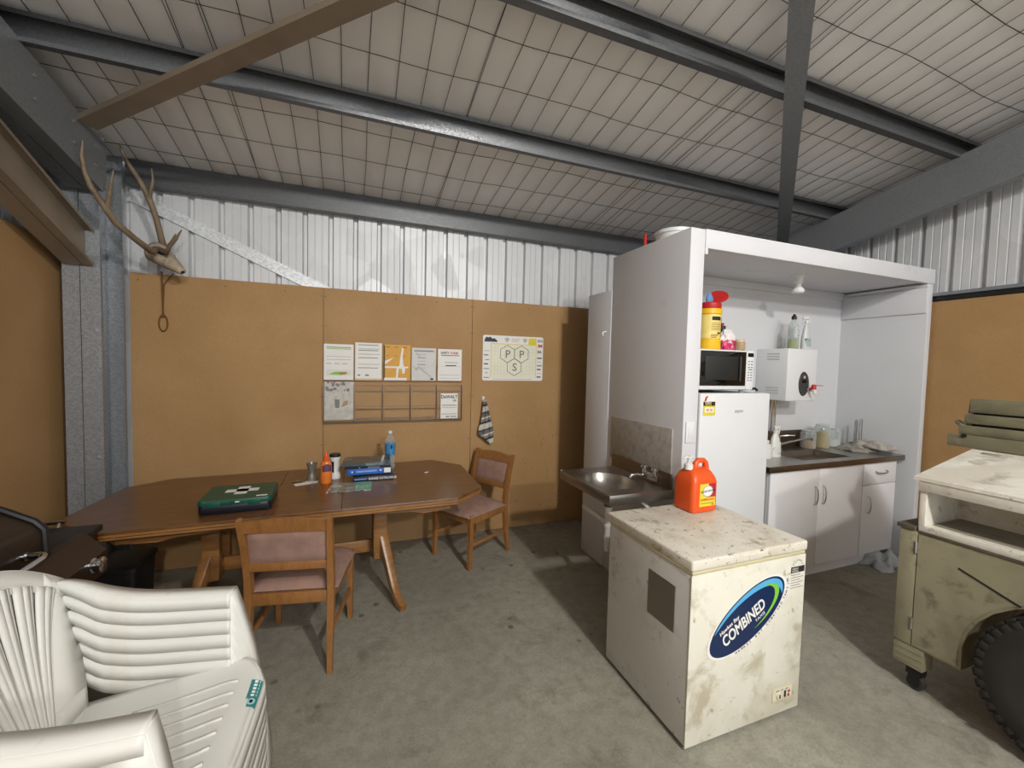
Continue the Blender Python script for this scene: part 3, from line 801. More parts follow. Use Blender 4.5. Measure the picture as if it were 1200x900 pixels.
def crumple(c, sx, sy, h, seed, n=26):
    rnd = random.Random(seed); ph = [rnd.uniform(0, 6) for _ in range(8)]
    def fn(u, v):
        x = (u - .5) * 2; y = (v - .5) * 2
        e = max(0, 1 - (abs(x) ** 2.4 + abs(y) ** 2.4)) ** .5
        wv = .5 + .25 * math.sin(7 * x + 4 * y + ph[0]) + .2 * math.sin(5 * y - 6 * x + ph[1]) + .15 * math.sin(13 * x + 9 * y + ph[2])
        px = x * (1 + .12 * math.sin(5 * y + ph[3]) + .06 * math.sin(11 * y + ph[5])); py = y * (1 + .15 * math.sin(4 * x + ph[4]) + .06 * math.sin(9 * x + ph[6]))
        return (c[0] + px * sx, c[1] + py * sy, c[2] + .004 + h * e * max(.1, wv))
    return MB().grid(fn, n, n)
def solidify(o, t):
    s = o.modifiers.new('thickness', 'SOLIDIFY'); s.thickness = t; s.offset = 0
    return o
solidify(solo(crumple((4.13, 2.33, zt), .10, .11, .045, 3), 'dishcloth', M['cloth_g'], 'crumpled grey dishcloth on the bench beside the sink bowl', 'cloth', (4.13, 2.33, zt), smooth=60), .004)
solidify(solo(crumple((4.26, 2.28, zt + .028), .075, .16, .07, 9), 'tea_towel', plain('pale_grey_towel', '#a9a49c', .9, 0, .2, 22, stain=[('#55504a', 12, .54, .66, .6)]), 'pale grey tea towel heaped at the right end of the bench', 'cloth', (4.26, 2.28, zt), smooth=60), .004)
solidify(solo(crumple((4.20, 2.12, .0), .20, .13, .13, 5), 'floor_cloth', M['cloth_b'], 'pale blue-grey cloth heaped on the floor at the cabinet foot', 'cloth', (4.20, 2.12, 0), smooth=60), .004)

# things on the booth roof
c = (2.06, 2.33, 2.45); t = thing('plastic_bucket', 'white round tub on top of the kitchenette roof', 'tub', c)
m = MB(); m.lathe([(.0001, 0), (.115, 0), (.125, .06), (.13, .062)], c, 30); part(m, 'tub_body', M['bottle_w'], t)
m = MB(); m.lathe([(.134, .055), (.136, .075), (.125, .082), (.0001, .080)], c, 30); part(m, 'lid', M['white'], t)
c = (1.925, 2.47, 2.448); t = thing('screwdriver', 'thin red upright handle standing at the booth roof edge', 'handle', c)
m = MB(); m.lathe([(.0001, 0), (.011, 0), (.012, .03), (.009, .09), (.0001, .094)], c, 10); part(m, 'grip', M['red'], t)

# hand basin on the booth's side
H_ = thing('hand_basin', 'stainless steel hand basin fixed to the left side of the kitchenette booth', 'basin', (1.65, 2.35, .80))
cx, cy, zz = 1.615, 2.355, .84; rx, ry = .165, .20
def rimgrid(u, v):
    a = 2 * PI * u
    X, Y = math.cos(a), math.sin(a)
    s = 1 / max(abs(X) / .235, abs(Y) / .315); q = 1.0
    ox, oy = X * s + .028, Y * s
    ix, iy = rx * X, ry * Y
    return (cx + ix + (ox - ix) * v, cy + iy + (oy - iy) * v, zz + (.006 if v > .7 else 0))
m = MB(); m.grid(rimgrid, 64, 4); m.box(1.41, 1.879, 2.04, 2.046, .785, .846, .002); m.box(1.41, 1.879, 2.664, 2.67, .785, .846, .002); m.box(1.408, 1.414, 2.04, 2.67, .785, .846, .002)
part(m, 'tray', M['steel'], H_, recalc=False)
m = MB(); m.lathe([(1, 0), (.96, -.03), (.80, -.085), (.5, -.12), (.12, -.128), (.0001, -.13)], (cx, cy, zz), 40, 0, Matrix.Diagonal((rx, ry, 1, 1)), cap=False)
part(m, 'bowl', M['steel'], H_, recalc=False)
m = MB(); m.box(1.868, 1.879, 2.06, 2.70, .80, .935, .002); part(m, 'upstand', M['steel_d'], H_)
m = MB(); m.box(1.84, 1.868, 2.16, 2.28, .86, .91, .006)
for y in (2.17, 2.27):
    m.lathe([(.014, 0), (.014, .03), (.022, .034), (.022, .052), (.0001, .056)], (1.835, y, .90), 12)
    for a in range(4): m.cbox((1.835 + .022 * math.cos(a * PI / 2), y + .022 * math.sin(a * PI / 2), .944), (.014, .014, .014), None, .003)
m.tube([(1.85, 2.22, .885), (1.80, 2.22, .89), (1.74, 2.225, .905), (1.70, 2.23, .90), (1.69, 2.23, .885)], .010, 10)
part(m, 'mixer_tap', M['chrome'], H_)
m = MB(); m.lathe([(.028, 0), (.028, -.05), (.02, -.06), (.02, -.08)], (cx, cy, zz - .125), 14); part(m, 'waste', M['steel_d'], H_)
m = MB()
m.tube([(cx, cy, .66), (cx, cy, .42), (cx, cy, .36)], .021, 12); m.tube([(cx, cy, .545), (cx, cy + .06, .55), (cx - .01, cy + .26, .565), (cx - .01, cy + .29, .567)], .02, 12)
for z in (.64, .60, .52, .44): m.lathe([(.026, 0), (.026, .022)], (cx, cy, z), 14)
m.tube([(cx + .02, cy, .56), (cx + .14, cy - .02, .55), (1.878, cy - .02, .55)], .02, 12)
part(m, 'waste_pipe', M['pvc'], H_)
m = MB()
m.bar((1.66, 2.10, .785), (1.872, 2.10, .62), .010, .016); m.bar((1.45, 2.60, .785), (1.872, 2.60, .62), .008, .014)
part(m, 'bracket', M['pvc'], H_)

# ------------------------------------------------------------------ chest freezer
Z = thing('chest_freezer', 'small white chest freezer with a blue oval sticker and dirty lid', 'freezer', (1.64, 1.59, 0))
fx0, fx1, fy0, fy1 = 1.302, 1.985, 1.292, 1.885
m = MB()
m.box(fx0 + .003, fx1 - .003, fy0 + .004, fy1, .012, .752, .012, seg=3)
for x in (fx0 + .06, fx1 - .06):
    for y in (fy0 + .06, fy1 - .06): m.lathe([(.025, 0), (.025, .015)], (x, y, 0), 10)
body = part(m, 'body', M['frz_side'], Z)
m = MB(); m.box(fx0, fx1, fy0, fy0 + .006, .014, .752, .004); part(m, 'front_panel', M['frz'], Z)
m = MB(); m.box(fx0 + .004, fx1 - .004, fy0 + .002, fy1 - .004, .752, .768, .004); part(m, 'lid_seal', M['seal'], Z)
m = MB(); m.box(fx0 - .004, fx1 + .004, fy0 - .004, fy1 + .012, .768, .815, .010, seg=3); lid = part(m, 'lid', M['frz_top'], Z)
m = MB(); m.box(1.575, 1.725, fy0 - .0055, fy0 - .003, .782, .806, .002); m.box(1.585, 1.715, fy0 - .0075, fy0 - .005, .796, .802, .001)
part(m, 'handle_recess', M['frz'], lid)
m = MB(); m.box(fx0 - .001, fx0 + .004, 1.383, 1.555, .458, .662); part(m, 'vent_grille', M['vent'], Z)
# oval sticker
ang = math.radians(30.5); U = Vector((math.cos(ang), 0, math.sin(ang))); V = Vector((-math.sin(ang), 0, math.cos(ang)))
O = Vector((1.630, fy0 - .0005, .522))
def egg(a, s=1.0, off=0):
    X = math.cos(a); Y = math.sin(a)
    return (.245 * s * X + off, (.106 + .008 * X) * s * Y * (1 - .05 * X))
m = MB()
n = 60
m.prism([(p[0] * 1.0, p[1] * 1.0) for p in [egg(2 * PI * i / n, 1.055) for i in range(n)]], O, U, V, (0, -.0006, 0), 0)
m.prism([egg(2 * PI * i / n) for i in range(n)], O, U, V, (0, -.0010, 0), 1)
def cres(mb, a0, a1, r0, r1, mi, dy, k=30, ctr=(0, 0)):
    pa = []; pb = []
    for i in range(k + 1):
        t = i / k; a = a0 + (a1 - a0) * t; w = math.sin(PI * t) ** .8
        e = egg(a, r0); pa.append(O + U * (e[0] + ctr[0]) + V * (e[1] + ctr[1]) + Vector((0, dy, 0)))
        e = egg(a, r0 - (r0 - r1) * w); pb.append(O + U * (e[0] + ctr[0]) + V * (e[1] + ctr[1]) + Vector((0, dy, 0)))
    mb.ribbon(pa, pb, mi)
cres(m, -.45, 2.55, .95, .74, 2, -.0013)
cres(m, -1.75, .95, .72, .60, 3, -.0016, ctr=(.03, .0))
m.text('COMBINED', O + U * -.172 + V * -.030 + Vector((0, -.0018, 0)), U, V, .072, 0, .026, .12, sx=.74)
m.text('Hawkes Bay', O + U * -.168 + V * .030 + Vector((0, -.0018, 0)), U, V, .025, 0, .02, .15, sx=1.0)
m.text('TAXIS', O + U * .02 + V * -.056 + Vector((0, -.0018, 0)), U, V, .020, 0, .01, .15, sx=1.2)
for i, ch in enumerate('HAWKES BAY COMBINED TAXIS LTD'):
    a = -2.10 + 1.95 * i / 28
    e = egg(a, 1.12); e2 = egg(a + .01, 1.12)
    tdir = (U * (e2[0] - e[0]) + V * (e2[1] - e[1])).normalized(); ndir = Vector((0, -1, 0)).cross(tdir).normalized()
    if ndir.dot(V) < 0: ndir = -ndir
    if ch != ' ': m.text(ch, O + U * e[0] + V * e[1] + Vector((0, -.0016, 0)), tdir, ndir, .016, 4, .02)
pa = []; pb = []
for i in range(31):
    a = -2.2 + 2.15 * i / 30; e = egg(a, 1.0); pa.append(O + U * e[0] + V * e[1] + Vector((0, -.0004, 0))); e = egg(a, 1.15); pb.append(O + U * e[0] + V * e[1] + Vector((0, -.0004, 0)))
m.ribbon(pa, pb, 0)
part(m, 'oval_sticker', [M['paper_w'], M['navy'], M['sky'], M['lime'], M['ink_d']], Z, recalc=False, smooth=0)
# star rating label and control label
m = MB()
y_ = fy0 - .0006
m.prism([(.04 * math.cos(a), .04 * math.sin(a)) for a in [PI * i / 16 for i in range(17)]], (1.93, y_, .700), (1, 0, 0), (0, 0, 1), (0, -.0003, 0), 0)
m.box(1.887, 1.975, y_ - .0012, y_ - .0002, .672, .700, mi=1)
m.text('ENERGY', (1.893, y_ - .0014, .687), (1, 0, 0), (0, 0, 1), .011, 0, .02); m.text('RATING', (1.893, y_ - .0014, .676), (1, 0, 0), (0, 0, 1), .011, 0, .02)
for k in range(6): m.box(1.889, 1.95 + .02 * (k % 2), y_ - .0006, y_, .66 - k * .012, .6625 - k * .012, mi=2)
for k in range(6):
    a = .35 + k * .48; m.box(1.93 + .030 * math.cos(a) - .003, 1.93 + .030 * math.cos(a) + .003, y_ - .0006, y_, .70 + .030 * math.sin(a) - .003, .70 + .030 * math.sin(a) + .003, mi=2)
part(m, 'rating_label', [M['frz'], M['ink_d'], M['ink']], Z)
m = MB(); m.box(1.806, 1.938, y_ - .0016, y_ + .0005, .074, .140, .0007, 0); m.box(1.811, 1.933, y_ - .0020, y_ - .0012, .080, .134, mi=1)
m.lathe([(.0001, .008), (.014, .008), (.016, 0)], (1.845, y_ - .001, .103), 16, 1, Matrix.Rotation(PI / 2, 4, 'X')); m.box(1.842, 1.848, y_ - .011, y_ - .008, .095, .112, mi=2)
m.box(1.882, 1.892, y_ - .005, y_ - .001, .088, .118, .001, 2); m.box(1.905, 1.917, y_ - .004, y_ - .001, .086, .098, .001, 3); m.box(1.907, 1.919, y_ - .004, y_ - .001, .104, .116, .001, 3)
for k in range(3): m.box(1.83 + k * .03, 1.848 + k * .03, y_ - .0024, y_ - .0018, .124, .127, mi=2)
part(m, 'control_panel', [M['seal'], M['frz'], M['ink_d'], M['redp']], Z)

# orange hand cleaner jug on the freezer lid
gx, gy, gz = 1.808, 1.800, .815; rzj = math.radians(2)
G = thing('hand_cleaner_jug', 'large orange hand cleaner jug with white pump on the freezer lid', 'jug', (gx, gy, gz), rzj)
w2, d2 = .092, .075
def rrect(hx, hy, r, n=5):
    o = []
    for cx_, cy_, a0 in ((hx - r, hy - r, 0), (-hx + r, hy - r, PI / 2), (-hx + r, -hy + r, PI), (hx - r, -hy + r, 1.5 * PI)):
        for i in range(n + 1): a = a0 + PI / 2 * i / n; o.append((cx_ + r * math.cos(a), cy_ + r * math.sin(a)))
    return o
def loft(mb, secs, mi=0, cap=True):
    """secs: list of (points2d, z, dx, dy)"""
    n = len(secs[0][0]); vs = []; fs = []
    for pts, z, dx, dy in secs: vs += [(p[0] + dx, p[1] + dy, z) for p in pts]
    for i in range(len(secs) - 1):
        for j in range(n): fs.append((i * n + j, i * n + (j + 1) % n, (i + 1) * n + (j + 1) % n, (i + 1) * n + j))
    if cap: fs.append(tuple(range(n - 1, -1, -1))); fs.append(tuple((len(secs) - 1) * n + j for j in range(n)))
    return mb.add(vs, fs, mi)
m = MB()
loft(m, [(rrect(w2 - .012, d2 - .012, .02), 0, 0, 0), (rrect(w2 - .002, d2 - .002, .025), .006, 0, 0), (rrect(w2, d2, .026), .02, 0, 0), (rrect(w2, d2, .026), .165, 0, 0),
         (rrect(w2 - .006, d2 - .004, .026), .185, 0, 0), (rrect(w2 - .016, d2 - .018, .028), .212, 0, 0), (rrect(w2 - .026, d2 - .036, .024), .228, 0, 0), (rrect(w2 - .04, d2 - .05, .018), .234, 0, 0)])
m.tube([(-.012, 0, .222), (-.006, 0, .258), (.012, 0, .272), (.05, 0, .270), (.066, 0, .258), (.072, 0, .225)], [.017, .016, .015, .015, .016, .019], 12)
part(m, 'jug_body', M['orange'], G, world=False)
m = MB(); m.lathe([(.024, .228), (.024, .255), (.015, .262), (.007, .264), (.007, .288), (.016, .290), (.016, .300), (.0001, .302)], (-.058, 0, 0), 16)
m.tube([(-.055, 0, .295), (-.085, -.004, .298), (-.102, -.006, .290)], [.007, .006, .004], 8); m.tube([(-.058, 0, .297), (-.03, 0, .293), (-.018, 0, .286)], [.008, .006, .004], 8)
part(m, 'pump', M['bottle_w'], G, world=False)
m = MB()
y_ = -d2 - .0004
m.box(-.022, .066, y_ - .0004, y_ + .0003, .04, .155, mi=0)
m.prism([(.0, .0), (.05, .0), (.05, .07), (.012, .07)], (.016, y_ - .0004, .085), (1, 0, 0), (0, 0, 1), (0, -.0003, 0), 1)
m.lathe([(.0001, .0014), (.029, .0014), (.029, 0)], (.022, y_ - .0002, .117), 26, 2, Matrix.Rotation(PI / 2, 4, 'X'))
m.lathe([(.0001, .0018), (.025, .0018), (.025, 0)], (.022, y_ - .0002, .117), 26, 3, Matrix.Rotation(PI / 2, 4, 'X'))
m.text('NORTHFORK', (-.016, y_ - .0022, .110), (1, 0, .08), (-.08, 0, 1), .0135, 4, .03)
m.box(-.018, .062, y_ - .0008, y_, .068, .080, mi=5); m.box(-.018, .03, y_ - .0008, y_, .044, .052, mi=0); m.box(-.0, .02, y_ - .0009, y_, .073, .080, mi=6)
m.box(-.016, .058, y_ - .0009, y_, .054, .058, mi=6); m.box(.045, .058, y_ - .0009, y_, .044, .050, mi=1)
m.v = [(.068 - (.066 - a) * 1.3, b, .098 + (c_ - .098) * 1.08) for a, b, c_ in m.v]
part(m, 'jug_label', [plain('yellow_label', '#e8d23c', .4), M['redp'], M['ink_l'], M['paper_w'], M['navy'], plain('orange_label', '#e58a2c', .4), plain('olive_print', '#7d8a2c', .5)], G, world=False, smooth=0)

# ------------------------------------------------------------------ dining table
D = thing('dining_table', 'long brown wooden table with cut-off corners on two trestle pedestals', 'table', (-.27, 3.07, 0))
top = [(-1.132, 2.525), (.633, 2.555), (.842, 2.745), (.855, 3.393), (.649, 3.640), (-1.169, 3.506 + .02), (-1.362, 3.36), (-1.400, 2.757)]
ctr = Vector((-.27, 3.08))
def inset(poly, d):
    n = len(poly); out = []
    for i in range(n):
        p0, p1, p2 = Vector(poly[i - 1]), Vector(poly[i]), Vector(poly[(i + 1) % n])
        a = (p1 - p0).normalized(); b = (p2 - p1).normalized()
        n1 = Vector((-a.y, a.x)); n2 = Vector((-b.y, b.x)); q = (n1 + n2); q = q / (1 + n1.dot(n2))
        out.append(tuple(p1 + q * d))
    return out
def plate(mb, secs, mi=0):
    n = len(secs[0][0]); vs = []; fs = []
    for p, z in secs: vs += [(a, b, z) for a, b in p]
    for i in range(len(secs) - 1):
        for j in range(n): fs.append((i * n + j, i * n + (j + 1) % n, (i + 1) * n + (j + 1) % n, (i + 1) * n + j))
    fs.append(tuple(range(n - 1, -1, -1))); fs.append(tuple((len(secs) - 1) * n + j for j in range(n)))
    return mb.add(vs, fs, mi)
def split(poly, x0, x1):
    """part of a convex polygon between two x cuts"""
    for x, keep in ((x0, 1), (x1, -1)):
        out = []
        for i in range(len(poly)):
            a, b = poly[i - 1], poly[i]; fa = (a[0] - x) * keep; fb = (b[0] - x) * keep
            if (fa >= 0) != (fb >= 0): t = fa / (fa - fb); out.append((x, a[1] + (b[1] - a[1]) * t))
            if fb >= 0: out.append(b)
        poly = out
    return poly
m = MB()
for a, b in ((-9, -.447), (-.4455, -.053), (-.0515, 9)):
    q = split(top, a, b); plate(m, [(q, .736), (q, .748), (inset(q, .0008), .75)])
part(m, 'tabletop', M['table'], D)
m = MB(); plate(m, [(inset(top, .016), .700), (inset(top, .010), .705), (inset(top, .010), .716), (inset(top, .003), .722), (inset(top, .003), .7355)])
part(m, 'edge_moulding', M['table_e'], D)
m = MB()
ap = inset(top, .085)
for i in range(8):
    a = Vector(ap[i - 1]); b = Vector(ap[i]); L_ = (b - a).length; d_ = (b - a).normalized(); pts = []
    k = 20; dp = .045 if L_ > 1 else .02
    low = [(L_ * j / k, .655 + dp * .55 * (1 - abs(2 * j / k - 1) ** 4) * (1 if 2 < j < k - 2 else .0) - (.012 * math.sin(PI * j / k * 3) if L_ > 1 else 0)) for j in range(k + 1)]
    poly = low + [(L_, .702), (0, .702)]
    m.prism(poly, (a.x, a.y, 0), (d_.x, d_.y, 0), (0, 0, 1), (-d_.y * .018, d_.x * .018, 0))
part(m, 'apron', M['table_e'], D)
for px in (-.785, .185):
    m = MB()
    for dy in (-.115, .115): m.box(px - .045, px + .045, 3.06 + dy - .03, 3.06 + dy + .03, .30, .70, .006)
    m.box(px - .04, px + .04, 2.74, 3.40, .672, .70, .004); m.box(px - .04, px + .04, 2.93, 3.19, .25, .32, .006)
    part(m, 'pedestal', M['table_e'], D)
    for sy in (-1, 1):
        m = MB(); sx_ = .10 if px > 0 else -.10
        P = [(px + sx_ * .15, 3.06 + sy * .11, .40), (px + sx_ * .3, 3.06 + sy * .15, .33), (px + sx_ * .55, 3.06 + sy * .205, .22), (px + sx_ * .8, 3.06 + sy * .27, .11), (px + sx_ * 1.05, 3.06 + sy * .335, .045), (px + sx_ * 1.3, 3.06 + sy * .385, .022)]
        m.sweep([(-.024, -.022), (.024, -.022), (.024, .022), (.014, .027), (-.014, .027), (-.024, .022)], P, up=(0, 0, 1), scales=[1.25, 1.2, 1.05, .95, .9, .9])
        part(m, 'foot', M['table_e'], D)
m = MB(); m.box(-.75, .15, 3.045, 3.075, .26, .345, .005); part(m, 'stretcher', M['table_e'], D)

# ------------------------------------------------------------------ upholstered dining chairs
def make_chair(label, loc, rz):
    C = thing('dining_chair', label, 'chair', loc, rz, 'upholstered dining chairs')
    q = dict(world=False)
    wf, wr, yf, yr = .205, .195, .205, -.215
    for s in (-1, 1):
        m = MB(); m.sweep([(-.017, -.017), (.017, -.017), (.017, .017), (-.017, .017)], [(s * wf, yf + .006, 0), (s * wf, yf, .43)], up=(0, 1, 0), scales=[.8, 1.1])
        part(m, 'leg', M['chair'], C, **q)
        m = MB(); m.sweep([(-.015, -.02), (.015, -.02), (.015, .02), (-.015, .02)],
                          [(s * (wr + .005), yr - .045, 0), (s * wr, yr - .015, .2), (s * wr, yr, .40), (s * wr, yr - .005, .5), (s * (wr + .004), yr - .04, .68), (s * (wr + .01), yr - .085, .825)], up=(0, 1, 0), scales=[.8, .95, 1.1, 1.05, .95, .8])
        part(m, 'back_post', M['chair'], C, **q)
        m = MB(); m.bar((s * wf, yf, .19), (s * (wr), yr - .01, .19), .016, .026, bev=.003); part(m, 'stretcher', M['chair'], C, **q)
    m = MB()
    m.box(-wf, wf, yf - .012, yf + .012, .355, .415, .003); m.box(-wr, wr, yr - .012, yr + .012, .355, .415, .003)
    for s in (-1, 1): m.bar((s * wf, yf, .385), (s * wr, yr, .385), .022, .06, bev=.003)
    part(m, 'seat_frame', M['chair'], C, **q)
    m = MB()
    def seat(u, v):
        x = (u - .5) * 2; y = (v - .5) * 2
        w = (.238 - .02 * (1 - v) * 1.2); yy = -.205 + .465 * v
        if v > .85: yy -= .03 * abs(x) ** 4 * ((v - .85) / .15)
        return (x * w * (1 - .04 * max(0, (abs(y) - .8) / .2)), yy, .418 + .038 * (1 - abs(x) ** 5) * (1 - abs(y) ** 6) ** .5)
    m.grid(seat, 22, 22)
    o = len(m.v); m.box(-.225, .225, -.20, .245, .412, .420, .003)
    part(m, 'seat', M['rose'], C, smooth=60, **q)
    # back: crest rail, upholstered pad, lower rail (all leaning with the posts)
    def by(z): return yr - .005 - .035 * (z - .5) / .18 if z < .68 else yr - .04 - .045 * (z - .68) / .145
    m = MB(); k = 18; fr = []; 
    lo = [( -wr + 2 * wr * j / k, .752) for j in range(k + 1)]
    hi = [(wr - 2 * wr * j / k, .812 + .012 * math.cos((j / k - .5) * PI) + (.004 if 5 < j < 13 else 0)) for j in range(k + 1)]
    m.prism(lo + hi, (0, by(.785) + .012, 0), (1, 0, 0), (0, -.27, 1), (0, -.022, 0)); 
    for i, v in enumerate(m.v): m.v[i] = (v[0], v[1] + .27 * .785, v[2])
    part(m, 'crest_rail', M['chair'], C, **q)
    m = MB(); m.bar((-wr, by(.56), .56), (wr, by(.56), .56), .022, .042, bev=.003); part(m, 'back_rail', M['chair'], C, **q)
    m = MB()
    for s, off in ((1, .014), (-1, -.012)):
        def pad(u, v, s=s, off=off):
            z = .578 + .178 * v; x = -wr + .012 + (2 * wr - .024) * u
            b = (1 - abs(2 * u - 1) ** 6) * (1 - abs(2 * v - 1) ** 6)
            return (x, by(z) + off * (b ** .5), z)
        m.grid(pad, 18, 8)
    part(m, 'back_pad', M['rose'], C, smooth=60, **q)
    return C
make_chair('pink upholstered wooden dining chair seen from behind at the near side of the table', (-.245, 2.555, 0), math.radians(-11))
make_chair('upholstered wooden dining chair at the right end of the table under the striped towel', (.936, 3.352, 0), math.radians(120))

# ------------------------------------------------------------------ stacked white plastic armchairs (x forward)
def catmull(P, k):
    P = [Vector(p) for p in P]; out = []
    for i in range(len(P) - 1):
        p0 = P[max(0, i - 1)]; p1 = P[i]; p2 = P[i + 1]; p3 = P[min(len(P) - 1, i + 2)]
        for j in range(k):
            t = j / k
            out.append(.5 * ((2 * p1) + (p2 - p0) * t + (2 * p0 - 5 * p1 + 4 * p2 - p3) * t * t + (3 * p1 - p0 - 3 * p2 + p3) * t ** 3))
    return [tuple(p) for p in out + [P[-1]]]
def make_plastic_chair(label, loc, rz, group, sticker):
    C = thing('plastic_armchair', label, 'chair', loc, rz, group)
    q = dict(world=False)
    def thick(o, t, off=0):
        s = o.modifiers.new('thickness', 'SOLIDIFY'); s.thickness = t; s.offset = off; s.use_even_offset = False
        return o
    # seat shell
    def seat(u, v):
        x = -.235 + .485 * u; t = 2 * v - 1
        w = .207 + .024 * min(1, u / .8)
        if u > .78: w *= (1 - .42 * ((u - .78) / .22) ** 2.6)
        y = t * w
        z = .345 + .060 * u - .014 * math.sin(PI * min(1, u * 1.15)) * (1 - t * t) + .010 * abs(t) ** 4
        if u > .88: z -= .018 * ((u - .88) / .12) ** 2
        return (x, y, z)
    m = MB(); m.grid(seat, 30, 26)
    edge = [seat(i / 30, 0) for i in range(31)] + [seat(1, j / 26) for j in range(1, 27)] + [seat(1 - i / 30, 1) for i in range(1, 31)]
    out = []
    for i, p in enumerate(edge):
        a = Vector(edge[max(0, i - 1)]); b = Vector(edge[min(len(edge) - 1, i + 1)]); t = (b - a); nrm = Vector((t.y, -t.x, 0)).normalized()
        out.append((p[0] + nrm.x * .010, p[1] + nrm.y * .010, p[2] - .012))
    low = [(p[0] + (p[0] - e[0]) * .35, p[1] + (p[1] - e[1]) * .35, p[2] - .045) for p, e in zip(out, edge)]
    m.ribbon(edge, out); m.ribbon(out, low)
    st = part(m, 'seat', M['plas'], C, smooth=55, **q); thick(st, .004)
    m = MB()
    for k in range(7):
        v = .80 - .095 * k; pa = []; pb = []
        for i in range(13):
            u = .34 + .54 * i / 12; p = seat(u, v - .008); p2 = seat(u, v + .008)
            pa.append((p[0], p[1], p[2] + .004)); pb.append((p2[0], p2[1], p2[2] + .004))
        m.ribbon(pa, pb)
    thick(part(m, 'seat_rib', M['plas'], st, **q), .005)
    # backrest shell: rim, side posts, fan of slats
    def bk(u, v):
        """u -1..1 across, v 0..1 up"""
        H = .462 - .132 * abs(u) ** 2.3
        w = .185 + .085 * v ** .8
        return Vector((-.200 - .150 * v + .060 * u * u * v, u * w, .372 + v * H))
    m = MB()
    k = 40
    us = [-1 + 2 * i / k for i in range(k + 1)]
    m.ribbon([bk(u, 1) for u in us], [bk(u, .86) for u in us])
    m.ribbon([bk(u, 1) + Vector((-.022, 0, -.005)) for u in us], [bk(u, 1) for u in us])
    m.ribbon([bk(u, 1) + Vector((-.026, 0, -.035)) for u in us], [bk(u, 1) + Vector((-.022, 0, -.005)) for u in us])
    for s in (-1, 1):
        vs_ = [i / 12 for i in range(13)]
        m.ribbon([bk(s * 1.0, v) for v in vs_], [bk(s * (.80 - .36 * (1 - v) ** 1.2), v) for v in vs_])
        m.ribbon([bk(s * 1.0, v) + Vector((-.02, s * .006, 0)) for v in vs_], [bk(s * 1.0, v) for v in vs_])
    m.ribbon([bk(u, .0) for u in us], [bk(u, .13) for u in us])
    thick(part(m, 'backrest', M['plas'], C, smooth=50, **q), .0045)
    for j in range(9):
        uc = -.82 + .205 * j
        m = MB(); A = []; B_ = []; A2 = []; B2 = []
        for i in range(15):
            v = .06 + .84 * i / 14; sp = .36 + .64 * v ** .8; u = uc * sp * 1.02; hw = .092 * (.50 + .50 * v)
            bulge = Vector((.008, 0, 0))
            A.append(bk(u - hw, v)); B_.append(bk(u - hw * .35, v) + bulge); A2.append(bk(u + hw * .35, v) + bulge); B2.append(bk(u + hw, v))
        m.ribbon(A, B_); m.ribbon(B_, A2); m.ribbon(A2, B2)
        thick(part(m, 'back_slat', M['plas'], C, smooth=50, **q), .0035)
    # arms with their front legs
    for s in (-1, 1):
        Y0 = .268
        P_out = [(-.320, .262, .702), (-.285, .264, .708), (-.235, .266, .694), (-.175, .268, .668), (-.095, .269, .646), (.01, .268, .634), (.095, .264, .629), (.150, .260, .626)]
        P_out = catmull(P_out, 3)
        top_o = [Vector((x, s * y, z)) for x, y, z in P_out]
        KN = len(P_out) - 1
        top_i = [Vector((x + (.0 if i < KN else -.004), s * (y - (.012 + .040 * min(1, i / 9))), z + .003)) for i, (x, y, z) in enumerate(P_out)]
        in_lo = [p + Vector((0, -s * .002, -(.004 + .037 * min(1, i / 8) ** .7))) for i, p in enumerate(top_i)]
        side_lo = [p + Vector((0, s * .004, -.041)) for p in top_o]
        m = MB(); m.ribbon(top_o, top_i); m.ribbon(top_i, in_lo); m.ribbon(side_lo, top_o)
        # front panel running down into the leg
        fo = [(.150, .260, .626), (.168, .266, .56), (.186, .273, .48), (.200, .279, .41), (.214, .287, .30), (.228, .297, .15), (.240, .306, 0)]
        fi = [(.055, .264, .586), (.078, .269, .550), (.088, .273, .48), (.096, .279, .41), (.122, .287, .30), (.152, .297, .15), (.180, .306, 0)]
        FO = [Vector((a, s * b, c_)) for a, b, c_ in fo]; FI = [Vector((a, s * b, c_)) for a, b, c_ in fi]
        m.ribbon(FO, FI)
        fr = [p + Vector((-.002, -s * .048, .0)) for i, p in enumerate(FO)]
        m.ribbon(fr, FO)
        m.ribbon([p + Vector((-.002, -s * .047, 0)) for p in FI[:5]], fr[:5])
        m.add([top_o[-1], top_i[-1], fr[0]], [(0, 1, 2)])
        thick(part(m, 'armrest', M['plas'], C, smooth=40, **q), .0045)
        m = MB()
        ro = [(-.345, .255, .640), (-.330, .235, .50), (-.300, .222, .38), (-.325, .235, .2), (-.355, .25, 0)]
        RO = [Vector((a, s * b, c_)) for a, b, c_ in ro]; RI = [p + Vector((.055 if i > 1 else .03, s * .004, 0)) for i, p in enumerate(RO)]
        RB = [p + Vector((.004, -s * .04, 0)) for p in RO]
        m.ribbon(RO, RI); m.ribbon(RB, RO)
        thick(part(m, 'rear_leg', M['plas'], C, smooth=40, **q), .0045)
